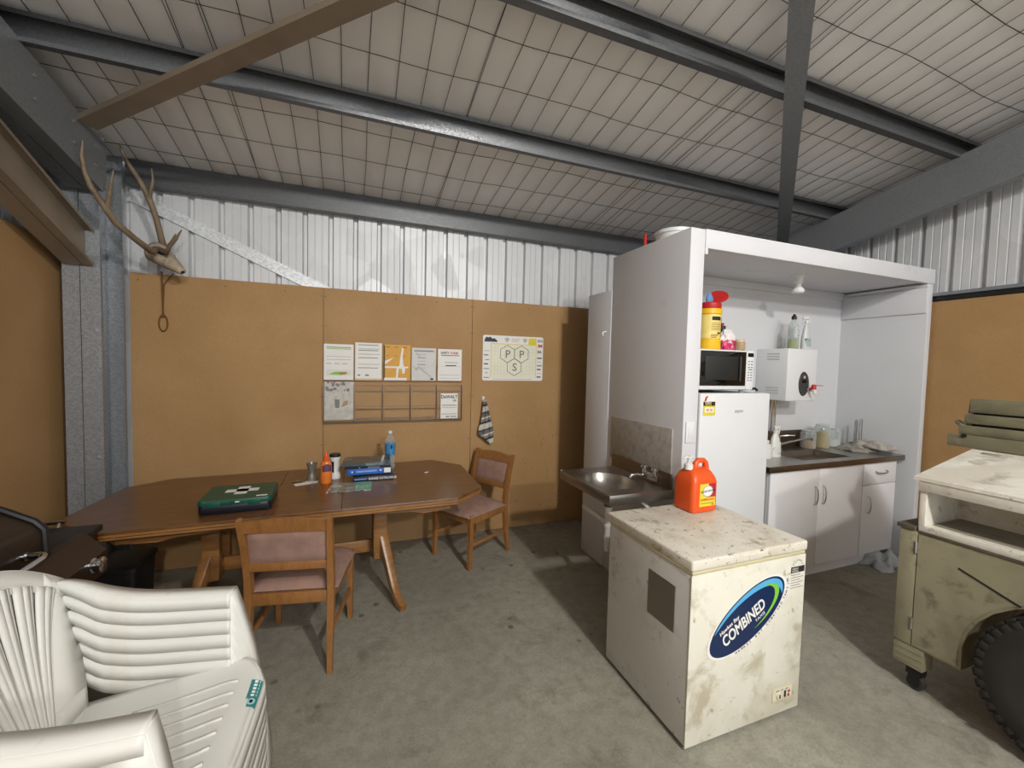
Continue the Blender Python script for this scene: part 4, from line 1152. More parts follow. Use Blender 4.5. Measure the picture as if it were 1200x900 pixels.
    if sticker:
        m = MB(); e = lambda t, w: Vector(seat(.985, t)) 
        pts = [Vector(edge[i]) for i in range(len(edge))]
        y0, y1 = .038, .125
        def lip(y, w):
            # point on the front lip at lateral y, w 0 (top) .. 1 (front)
            best = min(range(len(edge)), key=lambda i: (abs(edge[i][1] - y) if edge[i][0] > .2 else 9))
            a = Vector(edge[best]); b = Vector(out[best]); inn = Vector((a.x - .022, y, a.z + .006)); a.y = y; b.y = y
            return inn.lerp(a, min(1, w * 1.6)) if w < .62 else a.lerp(b, (w - .62) / .38)
        for i in range(8):
            for j in range(4):
                qv = [lip(y0 + (y1 - y0) * (i + a) / 8, (j + b) / 4 * .9) + Vector((.0022, 0, .0032)) for a, b in ((0, 0), (1, 0), (1, 1), (0, 1))]
                m.add(qv, [(0, 1, 2, 3)], 0)
        for i in range(3, 8):
            qv = [lip(y0 + (y1 - y0) * (i + a) / 8, b) + Vector((.0027, 0, .0037)) for a, b in ((.15, .25), (.8, .25), (.8, .5), (.15, .5))]; m.add(qv, [(0, 1, 2, 3)], 1)
            qv = [lip(y0 + (y1 - y0) * (i + a) / 8, b) + Vector((.0027, 0, .0037)) for a, b in ((.15, .62), (.8, .62), (.8, .72), (.15, .72))]; m.add(qv, [(0, 1, 2, 3)], 2)
        cen = lip(y0 + .017, .42) + Vector((.0028, 0, .0038)); ey = Vector((0, 1, 0)); ex = (lip(y0 + .017, .6) - lip(y0 + .017, .2)).normalized()
        m.add([cen + ey * .011 * math.cos(a) + ex * .011 * math.sin(a) for a in [2 * PI * i / 16 for i in range(16)]], [tuple(range(16))], 2)
        m.add([cen + Vector((.0004, 0, .0004)) + ey * .006 * math.cos(a) + ex * .005 * math.sin(a) for a in [2 * PI * i / 12 for i in range(12)]], [tuple(range(12))], 3)
        part(m, 'sticker', [M['teal'], M['paper_w'], plain('pale_teal', '#9ccccb', .5), M['ink_d']], st, recalc=False, smooth=0, **q)
    DZ = .027
    for o in list(C.children_recursive):
        for v in o.data.vertices: v.co.z = v.co.z - DZ if v.co.z > .3 else v.co.z * (1 - DZ / .3); v.co.y *= 1.10
    return C
SPC = .042; NST = 7; crz = math.radians(-3); cxy = (-.515, 1.292)
low_l = ['lowest white plastic armchair of the stack, its feet on the floor', 'white plastic armchair second from the bottom of the stack', 'white plastic armchair third from the bottom of the stack', 'white plastic armchair in the exact middle of the stack of seven',
         'white plastic armchair third from the top of the stack', 'white plastic armchair directly under the topmost one of the stack']
first = make_plastic_chair(low_l[0], (cxy[0], cxy[1], 0), crz, 'stacked white plastic armchairs', False)
for k in range(1, NST - 1):
    dup(first, (cxy[0] + .002 * (k % 2), cxy[1] + .002 * (k % 3 - 1), SPC * k), crz + .004 * (k % 2), low_l[k])
make_plastic_chair('topmost white plastic armchair of the stack, teal sticker on its seat edge', (cxy[0], cxy[1], SPC * (NST - 1)), crz, 'stacked white plastic armchairs', True)

# ------------------------------------------------------------------ barbecue
Q = thing('barbecue', 'dark hooded gas barbecue behind the stacked white chairs', 'barbecue', (-1.35, 1.55, 0))
hoodp = [(-1.62, .86), (-1.62, 1.00), (-1.56, 1.08), (-1.45, 1.12), (-1.30, 1.105), (-1.16, 1.045), (-1.075, .995), (-1.050, .965), (-1.045, .86)]
m = MB(); 
n = len(hoodp); k = 10
m.grid(lambda u, v: (hoodp[round(u * (n - 1))][0], 1.02 + .985 * v, hoodp[round(u * (n - 1))][1] - .010 * (abs(2 * v - 1) ** 8)), n - 1, k)
for y in (1.02, 2.005): m.add([(x, y, z - .010) for x, z in hoodp], [tuple(range(n))])
hd = part(m, 'hood', M['bbq'], Q, smooth=50)
m = MB()
m.tube([(x, 2.012, z - .006) for x, z in hoodp], .012, 8)
part(m, 'hood_rim', M['blk_pl'], hd)
m = MB(); m.tube([(x, 1.012, z - .006) for x, z in hoodp], .012, 8); part(m, 'hood_rim', M['blk_pl'], hd)
m = MB()
for y in (1.12, 1.90):
    m.lathe([(.016, 0), (.016, .012)], (-1.05, y, .905), 12, 0, Matrix.Rotation(PI / 2, 4, 'Y'))
m.tube([(-1.05, 1.90, .905), (-1.005, 1.90, .905), (-.990, 1.89, .903), (-.985, 1.87, .90), (-.985, 1.15, .90), (-.99, 1.13, .903), (-1.005, 1.12, .905), (-1.05, 1.12, .905)], .011, 10)
part(m, 'handle', M['chrome'], hd)
m = MB()
m.prism([(-1.05, .865), (-1.02, .865), (-.955, .79), (-.955, .70), (-1.05, .70)], (0, 1.0, 0), (1, 0, 0), (0, 0, 1), (0, 1.2, 0))
pn = part(m, 'control_panel', M['bbq_p'], Q)
Rk = Matrix.Rotation(math.radians(88), 4, 'Y')
for y in (2.10, 1.70, 1.42, 1.14):
    m = MB(); m.lathe([(.030, 0), (.030, .006), (.024, .010), (.024, .022), (.030, .026), (.030, .034), (.022, .040), (.0001, .042)], (-.957, y, .765), 18, 0, Rk)
    part(m, 'knob', M['chrome'], pn)
m = MB(); m.box(-1.62, -1.05, 1.0, 2.03, .70, .862, .006); m.box(-1.58, -1.02, 1.05, 2.0, .10, .70, .006)
part(m, 'cabinet', M['black'], Q)
m = MB(); m.box(-1.60, -1.06, 2.03, 2.42, .80, .83, .006); part(m, 'side_shelf', M['blk_pl'], Q)
m = MB(); m.tube([(-1.62, 2.44, .845), (-1.20, 2.44, .845)], .009, 8)
for x in (-1.60, -1.22): m.tube([(x, 2.42, .82), (x, 2.44, .845)], .008, 8)
part(m, 'towel_rail', M['chrome'], Q)
for x in (-1.52, -1.08):
    for y in (1.12, 1.95):
        m = MB(); m.lathe([(.035, -.015), (.04, -.01), (.04, .01), (.035, .015)], (x, y, .04), 14, 0, Matrix.Rotation(PI / 2, 4, 'X')); m.box(x - .02, x + .02, y - .006, y + .006, .04, .11); part(m, 'wheel', M['blk_pl'], Q)

t = thing('storage_tub', 'dark plastic tub on the floor under the left end of the table', 'tub', (-1.20, 2.95, 0))
m = MB(); loft(m, [(rrect(.08, .12, .02), 0, -1.20, 2.95), (rrect(.095, .14, .02), .42, -1.20, 2.95)]); part(m, 'tub_body', M['blk_pl'], t)
m = MB(); loft(m, [(rrect(.105, .15, .02), .418, -1.20, 2.95), (rrect(.105, .15, .02), .44, -1.20, 2.95), (rrect(.09, .13, .02), .45, -1.20, 2.95)]); part(m, 'lid', M['black'], t)

# ------------------------------------------------------------------ cream trolley with white box and slatted crate
X0 = 2.652
Tt = thing('site_trailer', 'old cream painted steel trailer cabinet on a big wheel', 'trailer', (3.1, .5, 0))
def yaw(p): return p
m = MB()
wc = (.63, .30); ra = .378
poly = [(1.262, .812), (1.262, .225), (wc[0] + ra * math.cos(-.12), .225)]
for i in range(17):
    a = -.12 + (PI + .24) * i / 16; poly.append((wc[0] + ra * math.cos(a), max(.225, wc[1] + ra * math.sin(a))))
poly += [(-.9, .225), (-.9, .812)]
m.prism([(p[0], p[1]) for p in poly], (X0, 0, 0), (0, 1, 0), (0, 0, 1), (.80, 0, 0))
part(m, 'body', M['tcream'], Tt)
m = MB(); m.box(X0 - .012, X0 + .82, 1.202, 1.275, .815, .835, .002); m.box(X0 - .004, X0 + .82, -.9, 1.19, .805, .816, .002)
part(m, 'deck_edge', plain('rusty_deck', '#574f42', .7, .2, .2, 12), Tt)
m = MB(); m.box(X0 - .006, X0, 1.192, 1.262, .232, .808, .002); part(m, 'corner_panel', M['tcream'], Tt)
dpoly = [(1.186, .800), (1.186, .236), (wc[0] + (ra + .012) * math.cos(-.10), .236)]
for i in range(14):
    a = -.10 + (PI * .55) * i / 13; dpoly.append((wc[0] + (ra + .012) * math.cos(a), max(.236, wc[1] + (ra + .012) * math.sin(a))))
dpoly += [(.50, .68), (.50, .800)]
m = MB(); m.prism(dpoly, (X0, 0, 0), (0, 1, 0), (0, 0, 1), (-.006, 0, 0))
dr = part(m, 'door', M['tcream'], Tt)
m = MB(); 
for z in (.345, .735): m.tube([(X0 - .008, 1.189, z - .03), (X0 - .008, 1.189, z + .03)], .006, 8)
part(m, 'hinge', M['chrome'], dr)
m = MB(); m.bar((X0 - .0065, 1.035, .700), (X0 - .0065, .835, .625), .003, .008); part(m, 'slot', M['black'], dr)
m = MB(); m.box(X0 + .0, X0 + .09, 1.14, 1.262, .115, .225, .003)
for k in range(3): m.box(X0 - .002, X0, 1.145, 1.258, .135 + k * .03, .14 + k * .03)
part(m, 'corner_foot', M['tcream'], Tt)
m = MB(); m.box(X0 + .01, X0 + .07, 1.15, 1.21, .075, .118, .003)
for x in (X0 + .012, X0 + .064): m.box(x - .003, x + .003, 1.155, 1.20, .025, .10, .001)
cb = part(m, 'castor', M['black'], Tt)
m = MB(); m.lathe([(.02, -.018), (.035, -.018), (.038, -.01), (.038, .01), (.035, .018), (.02, .018)], (X0 + .038, 1.175, .038), 20, 0, Matrix.Rotation(PI / 2, 4, 'Y')); part(m, 'castor_wheel', M['dial'], cb)
# wheel
Wc = Vector((X0 + .045, wc[0], .33)); RY = Matrix.Rotation(-PI / 2, 4, 'Y')
m = MB(); m.lathe([(.175, -.085), (.21, -.10), (.285, -.10), (.316, -.085), (.326, -.06), (.327, .06), (.316, .085), (.285, .10), (.21, .10), (.175, .085)], Wc, 48, 0, RY)
for i in range(44):
    a = 2 * PI * i / 44
    for sx in (-1, 1):
        r_ = .322; p = Wc + Vector((sx * .055, r_ * math.cos(a + sx * .035), r_ * math.sin(a + sx * .035)))
        m.cbox(p, (.062, .032, .012), Matrix.Rotation(a - PI / 2 , 3, 'X') , .003)
    p = Wc + Vector((-.093, .300 * math.cos(a), .300 * math.sin(a))); m.cbox(p, (.012, .026, .030), Matrix.Rotation(a - PI / 2, 3, 'X'), .003)
tyre = part(m, 'tyre', M['tyre'], Tt)
m = MB(); m.lathe([(.0001, .02), (.05, .02), (.055, -.005), (.10, -.02), (.14, .02), (.155, .075), (.168, .08), (.168, -.08)], Wc, 32, 0, RY)
for i in range(5):
    a = 2 * PI * i / 5; m.lathe([(.010, 0), (.010, .02), (.0001, .022)], Wc + Vector((-.01, .075 * math.cos(a), .075 * math.sin(a))), 8, 0, RY)
part(m, 'rim', plain('dark_rim', '#2b2926', .5, .4), Tt)

Bx = thing('white_box', 'white peeling open-fronted wooden box on the trailer', 'box', (2.95, .5, .816))
bz0, bz1 = .8175, 1.055; by_, bn = 1.195, -.75; bd = 3.35
def lidz(x): return 1.082 + (x - X0) * .21
m = MB(); m.box(X0 + .004, bd, bn, by_, bz0, bz0 + .03, .002); part(m, 'base_board', M['tbox'], Bx)
m = MB(); m.prism([(X0 + .01, bz0 + .03), (bd, bz0 + .03), (bd, lidz(bd) - .012), (X0 + .01, lidz(X0) - .012)], (0, by_, 0), (1, 0, 0), (0, 0, 1), (0, -.022, 0)); part(m, 'side_board', M['tbox'], Bx)
m = MB(); m.box(bd - .38, bd - .36, bn, by_ - .022, bz0 + .03, lidz(bd - .36) - .014); part(m, 'back_board', M['tbox'], Bx)
m = MB(); m.box(X0 - .006, X0 + .014, bn, by_ + .004, 1.020, lidz(X0) - .009, .003); part(m, 'front_rail', M['tbox'], Bx)
m = MB(); m.box(X0 + .002, X0 + .022, by_ - .025, by_ + .001, bz0 + .03, 1.0205, .002); part(m, 'corner_post', M['tbox'], Bx)
m = MB(); m.box(X0 + .06, bd - .38, bn, by_ - .03, bz0 + .03, bz0 + .034); part(m, 'floor_sheet', M['tgrey'], Bx)
m = MB(); m.prism([(X0 - .010, lidz(X0 - .010) - .008), (bd + .02, lidz(bd + .02) - .008), (bd + .02, lidz(bd + .02) + .008), (X0 - .010, lidz(X0 - .010) + .008)], (0, bn, 0), (1, 0, 0), (0, 0, 1), (0, by_ - bn + .025, 0))
ld = part(m, 'lid', M['tbox'], Bx)
m = MB(); Rl = Matrix.Rotation(-math.atan(.21), 3, 'Y')
m.cbox((3.12, 1.13, lidz(3.12) + .0095), (.03, .07, .003), Rl, .001); part(m, 'hinge', M['tgrey'], ld)

Cr = thing('slatted_crate', 'weathered olive slatted timber crate lying on the sloping box lid', 'crate', (3.28, .6, lidz(3.25) + .008))
ca, cbk = 3.165, 3.36
def cz(x): return lidz(x) + .009
tilt = .13
m_end = MB()
m = MB(); m.bar((3.175, 1.325, cz(3.175) + .036), (3.175, -.6, cz(3.175) + .036), .02, .068, bev=.003); part(m, 'slat', M['slat'], Cr)
for k, (x_, z_, h_) in enumerate(((3.188, .096, .050), (3.206, .158, .052), (3.228, .232, .078))):
    m = MB(); m.bar((x_, 1.285 - .012 * k, cz(3.175) + z_), (x_, -.6, cz(3.175) + z_), .018, h_, bev=.003); part(m, 'slat', M['slat'], Cr)
m = MB(); m.prism([(3.20, cz(3.2) + .02), (3.335, cz(3.335)), (3.335, cz(3.2) + .20), (3.246, cz(3.2) + .255)], (0, 1.24, 0), (1, 0, 0), (0, 0, 1), (0, -1.75, 0)); part(m, 'inner_block', M['black'], Cr)  # plain black block filling the crate behind the slats
for y_ in (1.27, .35, -.55):
    m = MB(); m.prism([(3.187, cz(3.187)), (3.34, cz(3.34)), (3.34, cz(3.187) + .20), (3.242, cz(3.187) + .262)], (0, y_, 0), (1, 0, 0), (0, 0, 1), (0, -.02, 0)); part(m, 'end_board', M['slat'], Cr)
m = MB(); m.bar((3.176, .97, cz(3.175) + .07), (3.215, .90, cz(3.175) + .25), .05, .012, bev=.002); part(m, 'brace_board', M['slat'], Cr)
m = MB(); m.lathe([(.012, 0), (.012, .006), (.0001, .008)], (3.164, 1.255, cz(3.175) + .065), 12, 0, RY); part(m, 'bolt', M['black'], Cr)
m = MB(); m.bar((3.20, 1.27, cz(3.175) + .11), (3.235, 1.315, cz(3.175) + .135), .02, .02); part(m, 'splinter', M['tgrey'], Cr)

# ------------------------------------------------------------------ deer skull with antlers above the board
Sk = thing('deer_skull', 'weathered deer skull with long antlers hung beside the steel column', 'skull', (-1.22, 3.66, 2.20))
m = MB()
ax0 = Vector((-1.305, 3.66, 2.345)); ax1 = Vector((-1.10, 3.56, 2.185)); ad = (ax1 - ax0).normalized(); sd = Vector((0.35, 1, .1)); sd = (sd - ad * sd.dot(ad)).normalized(); ud = ad.cross(sd)
if ud.z < 0: ud = -ud
prof = [(0, .018, .02), (.05, .05, .05), (.15, .062, .058), (.30, .058, .052), (.42, .062, .045), (.52, .046, .042), (.68, .034, .034), (.85, .028, .026), (.96, .024, .018), (1.0, .012, .008)]
def skull(u, v):
    i = min(len(prof) - 2, int(v * (len(prof) - 1) + 1e-6)); f = v * (len(prof) - 1) - i
    t = prof[i][0] + (prof[i + 1][0] - prof[i][0]) * f; w = 1.28 * (prof[i][1] + (prof[i + 1][1] - prof[i][1]) * f); h = 1.28 * (prof[i][2] + (prof[i + 1][2] - prof[i][2]) * f)
    a = 2 * PI * u; sck = 1
    d1 = (t - .40) ** 2 / .006 + (math.cos(a) * 1.0 - .75) ** 2 / .06; d2 = (t - .40) ** 2 / .006 + (math.cos(a) + .75) ** 2 / .06
    if math.sin(a) > -.2: sck -= .38 * math.exp(-d1) + .38 * math.exp(-d2)
    return ax0 + (ax1 - ax0) * t + sd * w * math.cos(a) * sck + ud * h * math.sin(a) * sck
m.grid(skull, 28, 27); part(m, 'cranium', M['bone'], Sk, smooth=60)
for s in (-1, 1):
    m = MB(); p = ax0 + (ax1 - ax0) * .40 + sd * s * .044 + ud * .030; m.lathe([(.0001, -.012), (.014, -.009), (.018, 0), (.014, .009), (.0001, .012)], p, 12); part(m, 'eye_socket', M['black'], Sk)
m = MB()
b0 = ax0 + (ax1 - ax0) * .2
main = [b0 + ud * .03 - sd * .03, (-1.225, 3.42, 2.28), (-1.27, 3.30, 2.33), (-1.317, 3.20, 2.388), (-1.348, 3.15, 2.467), (-1.385, 3.11, 2.545), (-1.402, 3.09, 2.62), (-1.408, 3.08, 2.70), (-1.400, 3.076, 2.782)]
m.tube(main, [.022, .020, .018, .0175, .018, .015, .012, .009, .003], 10)
m.tube([(-1.335, 3.155, 2.455), (-1.312, 3.13, 2.52), (-1.295, 3.11, 2.585), (-1.279, 3.10, 2.651)], [.014, .012, .009, .003], 8)
m.tube([b0 + ud * .035 - sd * .03, (-1.17, 3.50, 2.30), (-1.125, 3.44, 2.35), (-1.095, 3.42, 2.41)], [.018, .015, .011, .003], 8)
part(m, 'antler', M['antler'], Sk, smooth=60)
m = MB()
main = [b0 + ud * .03 + sd * .03, (-1.235, 3.60, 2.42), (-1.245, 3.57, 2.52), (-1.262, 3.55, 2.60), (-1.278, 3.53, 2.67), (-1.32, 3.52, 2.76), (-1.365, 3.51, 2.84), (-1.40, 3.50, 2.92), (-1.405, 3.49, 2.96)]
m.tube(main, [.022, .019, .018, .018, .020, .014, .012, .008, .003], 10)
m.tube([(-1.27, 3.53, 2.65), (-1.25, 3.50, 2.70), (-1.235, 3.49, 2.76), (-1.238, 3.48, 2.83)], [.014, .011, .008, .003], 8)
m.tube([b0 + ud * .035 + sd * .03, (-1.15, 3.60, 2.42), (-1.11, 3.58, 2.48)], [.016, .012, .003], 8)
part(m, 'antler', M['antler'], Sk, smooth=60)
t = thing('cord_loop', 'brown cord with a small loop hanging below the deer skull', 'cord', (-1.28, 3.75, 1.80))
m = MB(); m.tube([(-1.268, 3.70, 2.20), (-1.283, 3.745, 2.14), (-1.282, 3.752, 1.96), (-1.281, 3.753, 1.89)], .005, 7); m.tube([(-1.20, 3.70, 2.19), (-1.24, 3.74, 2.165), (-1.272, 3.748, 2.12), (-1.280, 3.752, 1.95)], .004, 7)
part(m, 'cord', M['rope'], t)
m = MB(); m.tube([(-1.281 + .026 * math.sin(a), 3.753, 1.835 + .052 * math.cos(a) + (.0 if math.cos(a) < .5 else .01)) for a in [2 * PI * i / 20 for i in range(20)]], .0045, 7, closed=True); m.lathe([(.009, -.012), (.011, 0), (.009, .012)], (-1.281, 3.752, 1.895), 8)
part(m, 'loop', M['rope'], t)

# ------------------------------------------------------------------ wall pocket rack and its papers
PX = [-.222, .016, .249, .483, .713, .945]
PY = BY
R_ = thing('brochure_rack', 'clear plastic wall rack of two rows of five pockets on the particleboard', 'rack', (.36, PY - .01, 1.08))
m = MB(); m.box(PX[0], PX[-1], PY - .003, PY - .0003, 1.085, 1.735); part(m, 'back_sheet', M['clear'], R_, smooth=0)
for z0, z1 in ((1.435, 1.60), (1.090, 1.40)):
    for a, b in zip(PX, PX[1:]):
        m = MB(); m.box(a + .004, b - .004, PY - .024, PY - .0225, z0, z1); 
        for x in (a + .003, b - .005): m.box(x, x + .002, PY - .024, PY - .003, z0, z1)
        m.box(a + .004, b - .004, PY - .024, PY - .003, z0 - .002, z0)
        if z0 < 1.2:
            for zz_ in (z1 - .002, z1 - .055, z0 + .10, z0 + .02): m.box(a + .015, b - .015, PY - .0255, PY - .024, zz_, zz_ + .004)
        part(m, 'pocket', M['clear'], R_, smooth=0)
tint = plain('tinted_plastic', '#9a7a66', .25, 0, .1, 30)
for x_ in PX:
    m = MB(); m.box(x_ - .0035, x_ + .0035, PY - .0262, PY - .0005, 1.09, 1.402, .001); part(m, 'divider', tint, R_)
for z_, mt in ((1.395, tint), (1.345, M['tgrey']), (1.215, tint), (1.112, M['tgrey']), (1.437, tint)):
    m = MB(); m.box(PX[0], PX[-1], PY - (.0045 if z_ < 1.43 else .026), PY - (.0032 if z_ < 1.43 else .0005), z_ - .003, z_ + .003); part(m, 'seam', mt, R_)
m = MB(); m.box(PX[0] - .002, PX[-1] + .002, PY - .026, PY, 1.078, 1.088); part(m, 'bottom_rail', plain('smoky_rail', '#6b5847', .4), R_)

def booklet(name, label, cat, x0, x1, z0, z1, base, fn, mats, y=PY - .0125, tilt=0):
    t = thing(name, label, cat, ((x0 + x1) / 2, y, z0), 0, 'papers in the wall rack')
    m = MB(); m.box(x0, x1, y - .003, y + .003, z0, z1, .001, seg=1); part(m, 'cover', base, t)
    m = MB(); fn(m, x0, x1, z0, z1, y - .0034); part(m, 'print', mats, t, smooth=0, recalc=False)
    return t
def hbar(m, x0, x1, z, h, y, mi=0): m.add([(x0, y, z), (x1, y, z), (x1, y, z + h), (x0, y, z + h)], [(0, 1, 2, 3)], mi)
def f1(m, x0, x1, z0, z1, y):
    w = x1 - x0
    hbar(m, x0 + .02, x1 - .02, z1 - .03, .006, y, 2); hbar(m, x0 + .02, x1 - .02, z1 - .042, .006, y, 1)
    for z in (z1 - .105, z1 - .13): hbar(m, x0 + .02, x1 - .02, z, .005, y, 0)
    for k in range(3): hbar(m, x0 + .02 + k * .06, x0 + .06 + k * .06, z1 - .165, .008, y, 0)
    hbar(m, x0 + .02, x1 - .02, z0 + .035, .05, y, 3); m.prism([(0, 0), (.10, -.006), (.15, .008), (.14, .022), (.05, .022)], (x0 + .035, y - .0003, z0 + .045), (1, 0, 0), (0, 0, 1), (0, -.0002, 0), 1); hbar(m, x0 + .12, x0 + .17, z0 + .045, .018, y - .0007, 4)
booklet('booklet', 'white price sheet with green lines and a lime strip, top left pocket', 'booklet', PX[0] + .004, PX[1] - .006, 1.440, 1.735, M['paper_w'], f1, [M['ink_l'], M['lime'], M['ink'], M['paper'], plain('brown_print', '#a9704a', .5)])
def f2(m, x0, x1, z0, z1, y):
    for i, z in enumerate((.022, .055, .068, .10, .13, .185, .215)): hbar(m, x0 + .025, x1 - .03 + .01 * (i % 2), z1 - z, .006, y, i % 2)
    hbar(m, x0 + .02, x0 + .04, z0 + .035, .012, y, 0); hbar(m, x0 + .08, x0 + .11, z0 + .035, .012, y, 0); hbar(m, x0, x1, z0, .014, y, 2)
booklet('booklet', 'tall white sheet of grey text lines, second pocket of the top row', 'booklet', PX[1] + .006, PX[2] - .012, 1.440, 1.755, M['paper_w'], f2, [M['ink'], M['ink_l'], plain('cream_band', '#cdbf9c', .5)])
def f3(m, x0, x1, z0, z1, y):
    w = x1 - x0
    m.prism([(.0, .0), (.045, .0), (.05, .10), (.075, .13), (.085, .22), (.095, .28), (.108, .28), (.102, .20), (.108, .135), (.125, .10), (.12, .06), (.10, .06), (.095, .10), (.07, .10), (.06, .0)], (x0 + .055, y, z0), (1, 0, 0), (0, 0, 1), (0, -.0002, 0), 0)
    m.prism([(0, 0), (.06, .05), (.065, .06), (.0, .03)], (x0 + .01, y, z0 + .135), (1, 0, 0), (0, 0, 1), (0, -.0002, 0), 0)
    hbar(m, x0 + .004, x1 - .02, z0 + .105, .015, y, 0); hbar(m, x0 + .004, x1 - .03, z0, .022, y, 0)
    hbar(m, x0 + .002, x0 + .009, z0 + .02, .28, y, 2)
    for a in (.02, .09, .16): hbar(m, x0 + a, x0 + a + .03, z1 - .025, .006, y, 1); hbar(m, x0 + a, x0 + a + .02, z1 - .10, .004, y, 1)
booklet('booklet', 'amber booklet with white shapes, middle pocket of the top row', 'booklet', PX[2] + .004, PX[3] - .006, 1.440, 1.748, M['amber'], f3, [M['paper_w'], plain('brown_mark', '#7a5a1c', .6), M['ink_d']])
def f4(m, x0, x1, z0, z1, y):
    hbar(m, x0 + .02, x1 - .02, z1 - .032, .010, y, 1)
    for k in range(5): hbar(m, x0 + .05, x0 + .12, z1 - .06 - k * .03, .006, y, k % 2)
    m.prism([(0, 0), (.05, -.04), (.055, -.035), (.012, .01)], (x0 + .03, y, z1 - .05), (1, 0, 0), (0, 0, 1), (0, -.0002, 0), 0)
    m.prism([(0, .05), (.03, 0), (.05, .03), (.10, -.01), (.17, -.06), (.17, -.05), (.10, .01), (.05, .05), (.03, .03)], (x0 + .01, y, z0 + .08), (1, 0, 0), (0, 0, 1), (0, -.0002, 0), 0)
    hbar(m, x1 - .05, x1 - .02, z0 + .006, .014, y, 2)
booklet('booklet', 'grey and white booklet in a shiny sleeve, fourth pocket of the top row', 'booklet', PX[3] + .004, PX[4] - .012, 1.440, 1.728, plain('sleeved_paper', '#cfcfcc', .15, 0, .05, 12), f4, [M['ink_l'], M['ink'], M['ink_d']])
def f5(m, x0, x1, z0, z1, y):
    m.text('SAFETY', (x0 + .025, y, z1 - .045), (1, 0, 0), (0, 0, 1), .030, 1, .02, sx=.8); m.text('FORMS', (x0 + .115, y, z1 - .045), (1, 0, 0), (0, 0, 1), .030, 2, .02, sx=.75)
    hbar(m, x0 + .03, x1 - .025, z1 - .060, .007, y, 2)
    hbar(m, x0 + .06, x1 - .035, z1 - .125, .008, y, 0); hbar(m, x0 + .07, x1 - .05, z1 - .152, .008, y, 1); hbar(m, x0 + .02, x1 - .01, z1 - .156, .002, y, 0); hbar(m, x0 + .02, x1 - .02, z0 + .05, .004, y, 0); hbar(m, x0 + .02, x1 - .02, z0 + .02, .004, y, 0)
booklet('booklet', 'white form with a dark and red heading, top right pocket', 'booklet', PX[4] + .004, PX[5] - .008, 1.440, 1.725, M['paper_w'], f5, [M['ink_l'], M['ink_d'], M['redp']])
def f6(m, x0, x1, z0, z1, y):
    rnd = random.Random(4)
    for k in range(26):
        a = x0 + .012 + .195 * rnd.random(); z = z1 - .005 - .07 * rnd.random(); r = .008 + .006 * rnd.random()
        m.lathe([(.0001, 0), (r, 0)], (a, y - .0001 * k / 26, z), 8, rnd.choice((0, 0, 1)), Matrix.Rotation(PI / 2, 4, 'X'), cap=False)
    m.prism([(0, 0), (.03, .0), (.032, .07), (-.004, .075), (-.006, .04)], (x0 + .085, y, z0 + .10), (1, 0, 0), (0, 0, 1), (0, -.0002, 0), 0)
    m.prism([(0, 0), (.05, .02), (.05, .06), (.02, .05)], (x0 + .13, y, z0 + .105), (1, 0, 0), (0, 0, 1), (0, -.0002, 0), 2)
    for k in range(5): hbar(m, x0 + .02, x1 - .04 + .01 * (k % 2), z0 + .02 + k * .014, .004, y, 1)
booklet('booklet', 'crumpled grey spotted leaflet alone at the left of the bottom row', 'booklet', PX[0] + .008, PX[1] - .004, 1.105, 1.425, plain('crumpled_paper', '#bdbab2', .3, 0, .2, 22), f6, [M['ink'], M['ink_l'], plain('tan_print', '#a88a5c', .6)])
def f7(m, x0, x1, z0, z1, y):
    m.text('DeWALT', ((x0 + x1) / 2, y, z1 - .045), (1, 0, 0), (0, 0, 1), .040, 1, .022, align='CENTER', sx=.95); m.text('XR', (x1 - .012, y, z1 - .075), (1, 0, 0), (0, 0, 1), .026, 1, .02, align='RIGHT')
    hbar(m, x0 + .012, x1 - .012, z1 - .115, .012, y, 0); hbar(m, x0 + .012, x1 - .012, z1 - .133, .006, y, 0); hbar(m, x0 + .012, x1 - .012, z0 + .04, .005, y, 2)
    hbar(m, x0 + .05, x0 + .08, z0 + .015, .008, y, 1); hbar(m, x0 + .09, x1 - .012, z0 + .015, .008, y, 2)
booklet('card', 'small white tool card with bold black heading, bottom right pocket', 'card', PX[4] + .035, PX[5] - .038, 1.095, 1.325, M['paper_w'], f7, [M['ink_l'], M['ink_d'], M['ink']])

# planner poster
Pp = thing('wall_planner', 'white wall planner with yellow frame and three grey hexagons lettered PPS', 'poster', (1.445, BY - .002, 1.45))
qx0, qx1, qz0, qz1 = 1.140, 1.760, 1.445, 1.872
m = MB()
pr_ = [(a + (qx0 + qx1) / 2, b + (qz0 + qz1) / 2) for a, b in rrect((qx1 - qx0) / 2, (qz1 - qz0) / 2, .018)]
m.prism(pr_, (0, BY - .0004, 0), (1, 0, 0), (0, 0, 1), (0, -.0016, 0)); part(m, 'sheet', M['paper_w'], Pp)
m = MB(); y = BY - .0024; w = qx1 - qx0; h = qz1 - qz0
gx0, gx1, gz0, gz1 = qx0 + .085, qx1 - .078, qz0 + .03, qz1 - .082
hbar(m, gx0, gx1, gz0, gz1 - gz0, y, 0)
for k in range(1, 14): hbar(m, gx0 + (gx1 - gx0) * k / 14, gx0 + (gx1 - gx0) * k / 14 + .003, gz0, gz1 - gz0, y - .0002, 1 if k % 2 else 2)
for k in range(1, 9): hbar(m, gx0, gx1, gz0 + (gz1 - gz0) * k / 9, .0025, y - .0003, 1)
for a in (gx0 - .006, gx1): hbar(m, a, a + .006, gz0, gz1 - gz0 + .006, y - .0004, 3)
hbar(m, gx0, gx1, gz1, .006, y - .0004, 3); hbar(m, gx1 - .08, gx1 + .004, gz1, .068, y - .0005, 3)
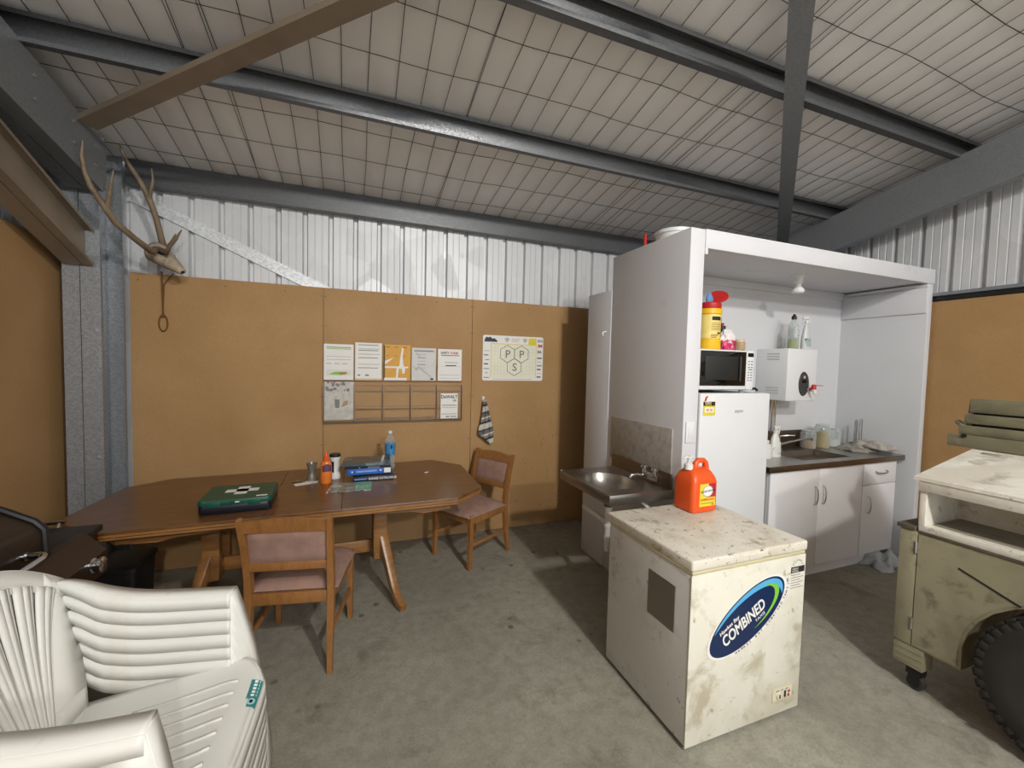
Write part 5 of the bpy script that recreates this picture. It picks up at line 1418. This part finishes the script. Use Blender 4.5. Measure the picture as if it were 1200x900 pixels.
def hexa(cx_, cz_, r):
    o = [(cx_ + r * math.sin(PI / 3 * i), cz_ + r * math.cos(PI / 3 * i)) for i in range(6)]
    for i in range(6):
        a = Vector((o[i][0], y - .0006, o[i][1])); b = Vector((o[(i + 1) % 6][0], y - .0006, o[(i + 1) % 6][1])); m.bar(a, b, .001, .006, mi=4, up=(b - a).cross(Vector((0, 1, 0))))
hr = .083; hcx = (gx0 + gx1) / 2 + .005; hz = gz0 + .225
for cx_, cz_, ch in ((hcx - hr * .866, hz, 'P'), (hcx + hr * .866, hz, 'P'), (hcx, hz - hr * 1.5, 'S')):
    hexa(cx_, cz_, hr); m.text(ch, (cx_ + .002, y - .0008, cz_ - .036), (1, 0, 0), (0, 0, 1), .105, 4, .012, align='CENTER')
m.prism([(0, 0), (.13, 0), (.13, .012), (.10, .035), (.08, .03), (.06, .048), (.04, .04), (.02, .046), (.008, .03)], (qx0 + .012, y, qz1 - .062), (1, 0, 0), (0, 0, 1), (0, -.0002, 0), 5)
for a in (.215, .40): m.prism([(0, .02), (.025, .03), (.05, .02), (.04, -.005), (.025, -.018), (.01, -.005)], (qx0 + a, y, qz1 - .045), (1, 0, 0), (0, 0, 1), (0, -.0002, 0), 6)
for k in range(3): hbar(m, qx0 + .285, qx0 + .375 - .01 * k, qz1 - .03 - k * .012, .005, y, 6)
m.text('2025', (qx1 - .064, y, qz1 - .048), (1, 0, 0), (0, 0, 1), .034, 5, .02, sx=.9)
m.text('3M', (qx1 - .060, y, qz1 - .098), (1, 0, 0), (0, 0, 1), .040, 7, .05); m.text('SIA', (qx1 - .062, y, qz1 - .155), (1, 0, 0), (0, 0, 1), .034, 8, .04)
for k, mi_ in enumerate((5, 6, 4, 8, 6, 5)): hbar(m, qx1 - .062, qx1 - .012 - .008 * (k % 2), qz1 - .21 - k * .037, .012 if k not in (1, 4) else .006, y, mi_)
for k, mi_ in enumerate((6, 4, 8, 5, 5, 6, 8)): hbar(m, qx0 + .012 + .012 * (k % 3 == 2), qx0 + .065 - .01 * (k % 2), qz1 - .15 - k * .042, .011 if k % 2 else .006, y, mi_)
hbar(m, qx0 + .10, qx1 - .12, qz0 + .012, .005, y, 6)
part(m, 'print', [M['pcream'], plain('pale_lime', '#d3d8b4', .6), plain('pale_grey', '#cfcfb8', .6), M['pyel'], M['ink'], plain('dark_blue_grey', '#2c3a4a', .6), M['ink_l'], plain('crimson', '#c8102e', .5), plain('maroon', '#6d2430', .6)], Pp, smooth=0, recalc=False)

# striped towel on a hook
t = thing('wall_hook', 'white hook on the particleboard holding the striped towel', 'hook', (1.152, BY, 1.26))
m = MB(); m.box(1.143, 1.165, BY - .006, BY - .0003, 1.245, 1.295, .003); m.tube([(1.154, BY - .006, 1.262), (1.154, BY - .028, 1.258), (1.154, BY - .030, 1.272)], .005, 8)
part(m, 'hook_body', M['bottle_w'], t)
def towel(u, v):
    w = .026 + .118 * min(1, v / .72) ** 1.1
    z = 1.262 - .40 * v; x = 1.156 + .012 * v + (u - .5) * w + .010 * math.sin(v * 3)
    f = math.sin(u * 2.6 * PI + .6) * (.010 + .016 * v) + .006 * math.sin(u * 7 * PI + v * 4)
    if v > .55: z += ((v - .55) / .45) * (.085 * abs(1 - u * 1.3) - .06 * max(0, u - .62))
    return (x, BY - .036 - abs(f) - .012 * math.sin(PI * u), z)
m = MB(); m.grid(towel, 30, 30)
solidify(solo(m, 'hanging_towel', M['tea_towel'], 'grey and white striped towel hanging from the wall hook above a chair', 'towel', (1.154, BY - .034, .85), smooth=70), .006)

# ------------------------------------------------------------------ things on the table
TZ = .75
fa = math.radians(1.5)
FK = thing('first_aid_kit', 'green and black first aid case with a white cross on the table', 'first aid kit', (-.60, 2.80, TZ), fa)
q = dict(world=False)
def kbox(mb, hx, hy, z0, z1, r, mi=0, tap=0): loft(mb, [(rrect(hx - tap, hy - tap, r), z0, 0, 0), (rrect(hx, hy, r), z0 + .006, 0, 0), (rrect(hx, hy, r), z1 - .006, 0, 0), (rrect(hx - .004, hy - .004, r), z1, 0, 0)], mi)
m = MB(); kbox(m, .172, .150, 0, .052, .02, 0, .004); part(m, 'case_base', plain('blue_black_plastic', '#101420', .4), FK, **q)
m = MB(); kbox(m, .174, .152, .052, .078, .02); 
for x in (-.10, .09): m.box(x - .03, x + .03, -.1555, -.150, .040, .068, .002)
m.box(-.028, .028, -.155, -.150, .050, .072, .002)
lid = part(m, 'lid', M['green'], FK, **q)
m = MB(); Rz = Matrix.Rotation(.10, 3, 'Z')
m.cbox((.005, .02, .0782), (.165, .056, .0008), None); m.cbox((.005, .02, .0782), (.062, .15, .0008), None)
part(m, 'cross', M['paper_w'], lid, label='white cross', **q)
m = MB(); m.box(.095, .15, -.125, -.108, .0779, .0788)
part(m, 'tag', M['paper_w'], lid, label='small white tag', **q)
m = MB(); m.box(.0, .02, -.1562, -.1545, .060, .066); part(m, 'latch_mark', M['paper_w'], lid, **q)

c = (-.263, 3.235, TZ); m = MB(); m.lathe([(.0001, 0), (.036, 0), (.037, .006), (.024, .04), (.020, .058), (.022, .07), (.034, .115), (.036, .122), (.033, .122), (.031, .115), (.018, .07), (.0001, .066)], c, 24)
solo(m, 'metal_cup', M['mesh_pl'], 'grey hourglass-shaped cup on the table left of the orange bottle', 'cup', c)
for i, (x, y_, rz_a, w_, d_, lab_, mt) in enumerate(((-.315, 3.145, .35, .10, .055, 'white card lying below the grey cup', M['paper_w']), (-.26, 3.165, -.25, .085, .05, 'small pale card lying beside the orange bottle', M['paper']), (-.355, 3.215, .1, .06, .05, 'brown note lying left of the grey cup', plain('brown_note', '#8a6a48', .6)))):
    m = MB(); m.cbox((x, y_, TZ + .0018 + .0022 * i), (w_, d_, .0016), Matrix.Rotation(rz_a, 3, 'Z')); solo(m, 'card', mt, lab_, 'card', (x, y_, TZ), 'loose cards on the table')
c = (-.165, 3.13, TZ); t = thing('cleaner_bottle', 'orange squeeze bottle with pointed cap on the table', 'bottle', c)
m = MB(); m.lathe([(.0001, 0), (.034, 0), (.037, .006), (.037, .12), (.032, .145), (.018, .158)], c, 22, sy=.75); part(m, 'bottle_body', plain('orange_soap', '#d9772e', .3, 0, .06, 8), t)
m = MB(); m.lathe([(.018, .156), (.019, .18), (.010, .188), (.006, .215), (.0001, .222)], c, 14); part(m, 'cap', M['orange'], t)
m = MB(); m.grid(lambda u, v: (c[0] + .0378 * math.sin(-.7 + 1.8 * u), c[1] - .0288 * math.cos(-.7 + 1.8 * u), TZ + .085 + .055 * v * (1 - .3 * abs(2 * u - 1))), 10, 2); part(m, 'bottle_label', plain('purple_label', '#5d3a55', .5, 0, .2, 30), t, recalc=False)
c = (-.112, 3.245, TZ); t = thing('wipes_bottle', 'white bottle with black lid behind the orange bottle', 'bottle', c)
m = MB(); m.lathe([(.0001, 0), (.036, 0), (.038, .006), (.038, .03), (.030, .045), (.030, .13), (.037, .145), (.037, .158)], c, 22); part(m, 'bottle_body', M['bottle_w'], t)
m = MB(); m.lathe([(.037, .158), (.038, .162), (.037, .178), (.0001, .180)], c, 22); part(m, 'lid', M['blk_pl'], t)
m = MB(); m.grid(lambda u, v: (c[0] + .0305 * math.sin(-1.2 + 1.0 * u), c[1] - .0305 * math.cos(-1.2 + 1.0 * u), TZ + .048 + .078 * v), 8, 1); part(m, 'bottle_label', M['ink_d'], t, recalc=False)
c = (.285, 3.43, TZ); t = thing('water_bottle', 'clear water bottle with blue label behind the pile of books', 'bottle', c)
m = MB(); m.lathe([(.0001, 0), (.036, 0), (.038, .006), (.038, .15), (.041, .155), (.041, .20), (.036, .235), (.018, .265), (.014, .275), (.014, .285)], c, 22); part(m, 'bottle_body', M['glass'], t)
m = MB(); m.lathe([(.0385, .115), (.0415, .160), (.0415, .205)], c, 22, cap=False); part(m, 'bottle_label', plain('blue_label', '#3f86b8', .4), t)
m = MB(); m.add([(c[0] + .0425 * math.sin(a) , c[1] - .0425 * math.cos(a), z) for a in (.0, .35) for z in (TZ + .165, TZ + .195)], [(0, 2, 3, 1)]); part(m, 'label_mark', M['ink_d'], t, recalc=False)
m = MB(); m.lathe([(.016, .282), (.016, .302), (.0001, .303)], c, 14); part(m, 'cap', M['bottle_w'], t)

def book(name, label, cx_, cy_, rz, w, d, z0, h, cover, pages=M['paper'], soft=False, cat='book', group='pile of catalogues on the table'):
    t = thing(name, label, cat, (cx_, cy_, z0), rz, group)
    m = MB()
    m.box(-w / 2, w / 2, -d / 2, d / 2, 0, .0022, .0006, seg=1); m.box(-w / 2, w / 2, -d / 2, d / 2, h - .0022, h, .0006, seg=1); m.box(-w / 2, w / 2, -d / 2, -d / 2 + .003, 0, h, .0012)
    part(m, 'cover', cover, t, world=False)
    m = MB(); m.box(-w / 2 + .003, w / 2 - .003, -d / 2 + .003, d / 2 - .004, .0022, h - .0022); part(m, 'pages', pages, t, world=False)
    return t
z = TZ + .001
b1 = book('catalogue', 'dark navy catalogue lettered RANGE CATALOGUE, lowest of the pile', .145, 3.205, math.radians(1), .27, .22, z, .036, plain('dark_navy_cover', '#141b33', .35))
m = MB(); m.text('RANGE CATALOGUE', (-.035, -.1106, .009), (1, 0, 0), (0, 0, 1), .022, 0, .022, sx=.92); m.box(-.13, -.045, -.1106, -.1102, .011, .022, mi=1)
part(m, 'lettering', [M['paper_w'], plain('steel_blue', '#6d86b5', .5)], b1, world=False, smooth=0)
z += .0365
b2 = book('notepad', 'thin dark notepad between the navy and the blue catalogue', .15, 3.215, math.radians(-2), .24, .20, z, .010, M['ink_d'], M['paper_w'])
z += .0105
b3 = book('catalogue', 'thick royal blue catalogue in the middle of the pile', .115, 3.21, math.radians(2), .295, .21, z, .042, M['royal'])
m = MB(); m.box(-.09, .05, -.1056, -.1052, .017, .027, mi=0); m.box(-.12, -.11, -.1056, -.1052, .017, .027, mi=1); m.box(.07, .082, -.1056, -.1052, .018, .028, mi=1); m.box(.10, .145, -.1058, -.1052, .004, .038, mi=1)
part(m, 'spine_print', [plain('pale_blue_print', '#7fa3dd', .5), M['paper_w']], b3, world=False, smooth=0)
z += .0425
b4 = book('magazine', 'black-edged magazine under the topmost one of the pile', .115, 3.225, math.radians(-3), .31, .235, z, .014, M['ink_d'], M['ink'], cat='magazine')
m = MB(); m.text('e', (-.06, -.1181, .002), (1, 0, 0), (0, 0, 1), .016, 0, .03); m.text('CONSTRUCTION', (.0, -.1181, .003), (1, 0, 0), (0, 0, 1), .010, 0, .02); part(m, 'lettering', M['ink_l'], b4, world=False, smooth=0)
z += .0145
t = thing('magazine', 'topmost glossy teal-grey magazine of the pile, its right edge curling up', 'magazine', (.10, 3.23, z), math.radians(-4), 'pile of catalogues on the table')
def mag(u, v): return (-.16 + .33 * u, -.115 + .235 * v, .016 + .020 * max(0, u - .62) * (1) / .38 + .004 * math.sin(4 * u))
m = MB(); m.grid(mag, 20, 4); m.grid(lambda u, v: (mag(u, v)[0], mag(u, v)[1], 0.0005 + .5 * max(0, mag(u, v)[2] - .022)), 20, 4)
m.ribbon([mag(i / 20, 0) for i in range(21)], [(mag(i / 20, 0)[0], mag(i / 20, 0)[1], .0005) for i in range(21)]); m.ribbon([mag(1, i / 4) for i in range(5)], [(mag(1, i / 4)[0], mag(1, i / 4)[1], .006) for i in range(5)]); m.ribbon([mag(0, i / 4) for i in range(5)], [(mag(0, i / 4)[0], mag(0, i / 4)[1], .0005) for i in range(5)])
part(m, 'cover', plain('glossy_teal_grey', '#46555b', .18, 0, .2, 9, stain=[('#7c8d95', 6, .55, .62, .7), ('#23292c', 10, .58, .66, .7)]), t, world=False)
m = MB(); m.ribbon([(mag(.80 + .03 * v_, 0)[0], mag(.8, 0)[1] + .01 + .2 * v_, mag(.80 + .03 * v_, 0)[2] + .0012) for v_ in (0, .5, 1)], [(mag(.85 + .03 * v_, 0)[0], mag(.85, 0)[1] + .01 + .2 * v_, mag(.85 + .03 * v_, 0)[2] + .0012) for v_ in (0, .5, 1)]); part(m, 'white_stripe', M['paper_w'], t, world=False, recalc=False)
t = thing('leaflet', 'open dark picture leaflet lying in front of the pile of catalogues', 'leaflet', (-.03, 2.975, TZ), math.radians(-1))
m = MB(); m.prism([(-.12, -.095), (.15, -.105), (.165, .095), (-.095, .11)], (0, 0, .001), (1, 0, 0), (0, 1, 0), (0, 0, .005)); part(m, 'sheet', plain('picture_print', '#8d8a7c', .3, 0, .3, 18, stain=[('#1f1f1d', 24, .56, .60, .85), ('#d2cfc6', 22, .54, .60, .95), ('#7d4f3a', 20, .62, .68, .5)]), t, world=False)
m = MB(); m.prism([(.055, -.098), (.152, -.102), (.160, .08), (.06, .085)], (0, 0, .0064), (1, 0, 0), (0, 1, 0), (0, 0, .001)); 
part(m, 'green_page', plain('green_page', '#6fae88', .4, 0, .2, 20, stain=[('#d5d9cf', 26, .56, .62, .8)]), t, world=False)
m = MB(); m.cbox((.54, 3.22, TZ + .003), (.035, .012, .005), Matrix.Rotation(.5, 3, 'Z'), .001); solo(m, 'wood_chip', M['paper'], 'small pale wood chip alone on the right half of the table', 'chip', (.54, 3.22, TZ))
m = MB(); m.grid(lambda u, v: (-.60 + .07 * (2 * u - 1) * (1 - .3 * v), 3.17 + .025 * (2 * v - 1) + .01 * math.sin(7 * u), TZ + .0005 + .004 * (1 - (2 * u - 1) ** 2) * (1 - (2 * v - 1) ** 2) * (1 + .4 * math.sin(20 * u + 9 * v))), 16, 8)
o = solo(m, 'sawdust', plain('pale_dust', '#b59a68', .9, 0, .2, 60), 'patch of pale dust on the table behind the first aid case', 'dust', (-.60, 3.17, TZ)); o['kind'] = 'stuff'

# ------------------------------------------------------------------ camera
cam = bpy.data.cameras.new('camera'); co = bpy.data.objects.new('camera', cam); COL.objects.link(co)
cam.sensor_width = 36; cam.sensor_fit = 'HORIZONTAL'; cam.lens = 490.387 / 1200 * 36; cam.clip_start = .02
pan, pit, rol = (math.radians(a) for a in (-20.93177, 2.65987, 1.35231))
B0 = Matrix(((1, 0, 0), (0, 0, -1), (0, 1, 0)))
c_, s_ = math.cos, math.sin
Rx = Matrix(((1, 0, 0), (0, c_(pit), -s_(pit)), (0, s_(pit), c_(pit)))); Ry = Matrix(((c_(pan), 0, s_(pan)), (0, 1, 0), (-s_(pan), 0, c_(pan)))); Rz3 = Matrix(((c_(rol), -s_(rol), 0), (s_(rol), c_(rol), 0), (0, 0, 1)))
Mc = Rz3 @ Rx @ Ry @ B0
right, down, fwd = Vector(Mc[0]), Vector(Mc[1]), Vector(Mc[2])
R3 = Matrix((right, -down, -fwd)).transposed()
co.matrix_world = Matrix.Translation((0, 0, 1.6)) @ R3.to_4x4()
sc.camera = co

# ------------------------------------------------------------------ light
def lamp(name, typ, loc, power, col, size=.1, target=None):
    l = bpy.data.lights.new(name, typ); l.energy = power; l.color = col
    if typ == 'POINT': l.shadow_soft_size = size
    if typ == 'AREA': l.size = size
    o = bpy.data.objects.new(name, l); COL.objects.link(o); o.location = loc
    if target:
        o.rotation_euler = (Vector(target) - Vector(loc)).to_track_quat('-Z', 'Y').to_euler()
    return o
fl = lamp('shed_floodlight', 'SPOT', (1.3, -1.5, 3.5), 385, (1, .96, .89), .09, (1.75, 2.5, .7))
fl.data.shadow_soft_size = .09; fl.data.spot_size = math.radians(156); fl.data.spot_blend = 1.0
lamp('rear_bounce_fill', 'POINT', (1.2, -5.2, 3.9), 520, (1, .97, .92), .15)  # added unseen fill: lights the pale rear floor so its bounce brightens the ceiling
w = bpy.data.worlds.new('world'); sc.world = w; w.use_nodes = True
w.node_tree.nodes['Background'].inputs[0].default_value = (.90, .95, 1.0, 1)
w.node_tree.nodes['Background'].inputs[1].default_value = 1.35
sc.view_settings.view_transform = 'Standard'; sc.view_settings.look = 'None'
sc.view_settings.exposure = 0; sc.view_settings.gamma = 1
try: sc.view_settings.use_curve_mapping = False
except Exception: pass
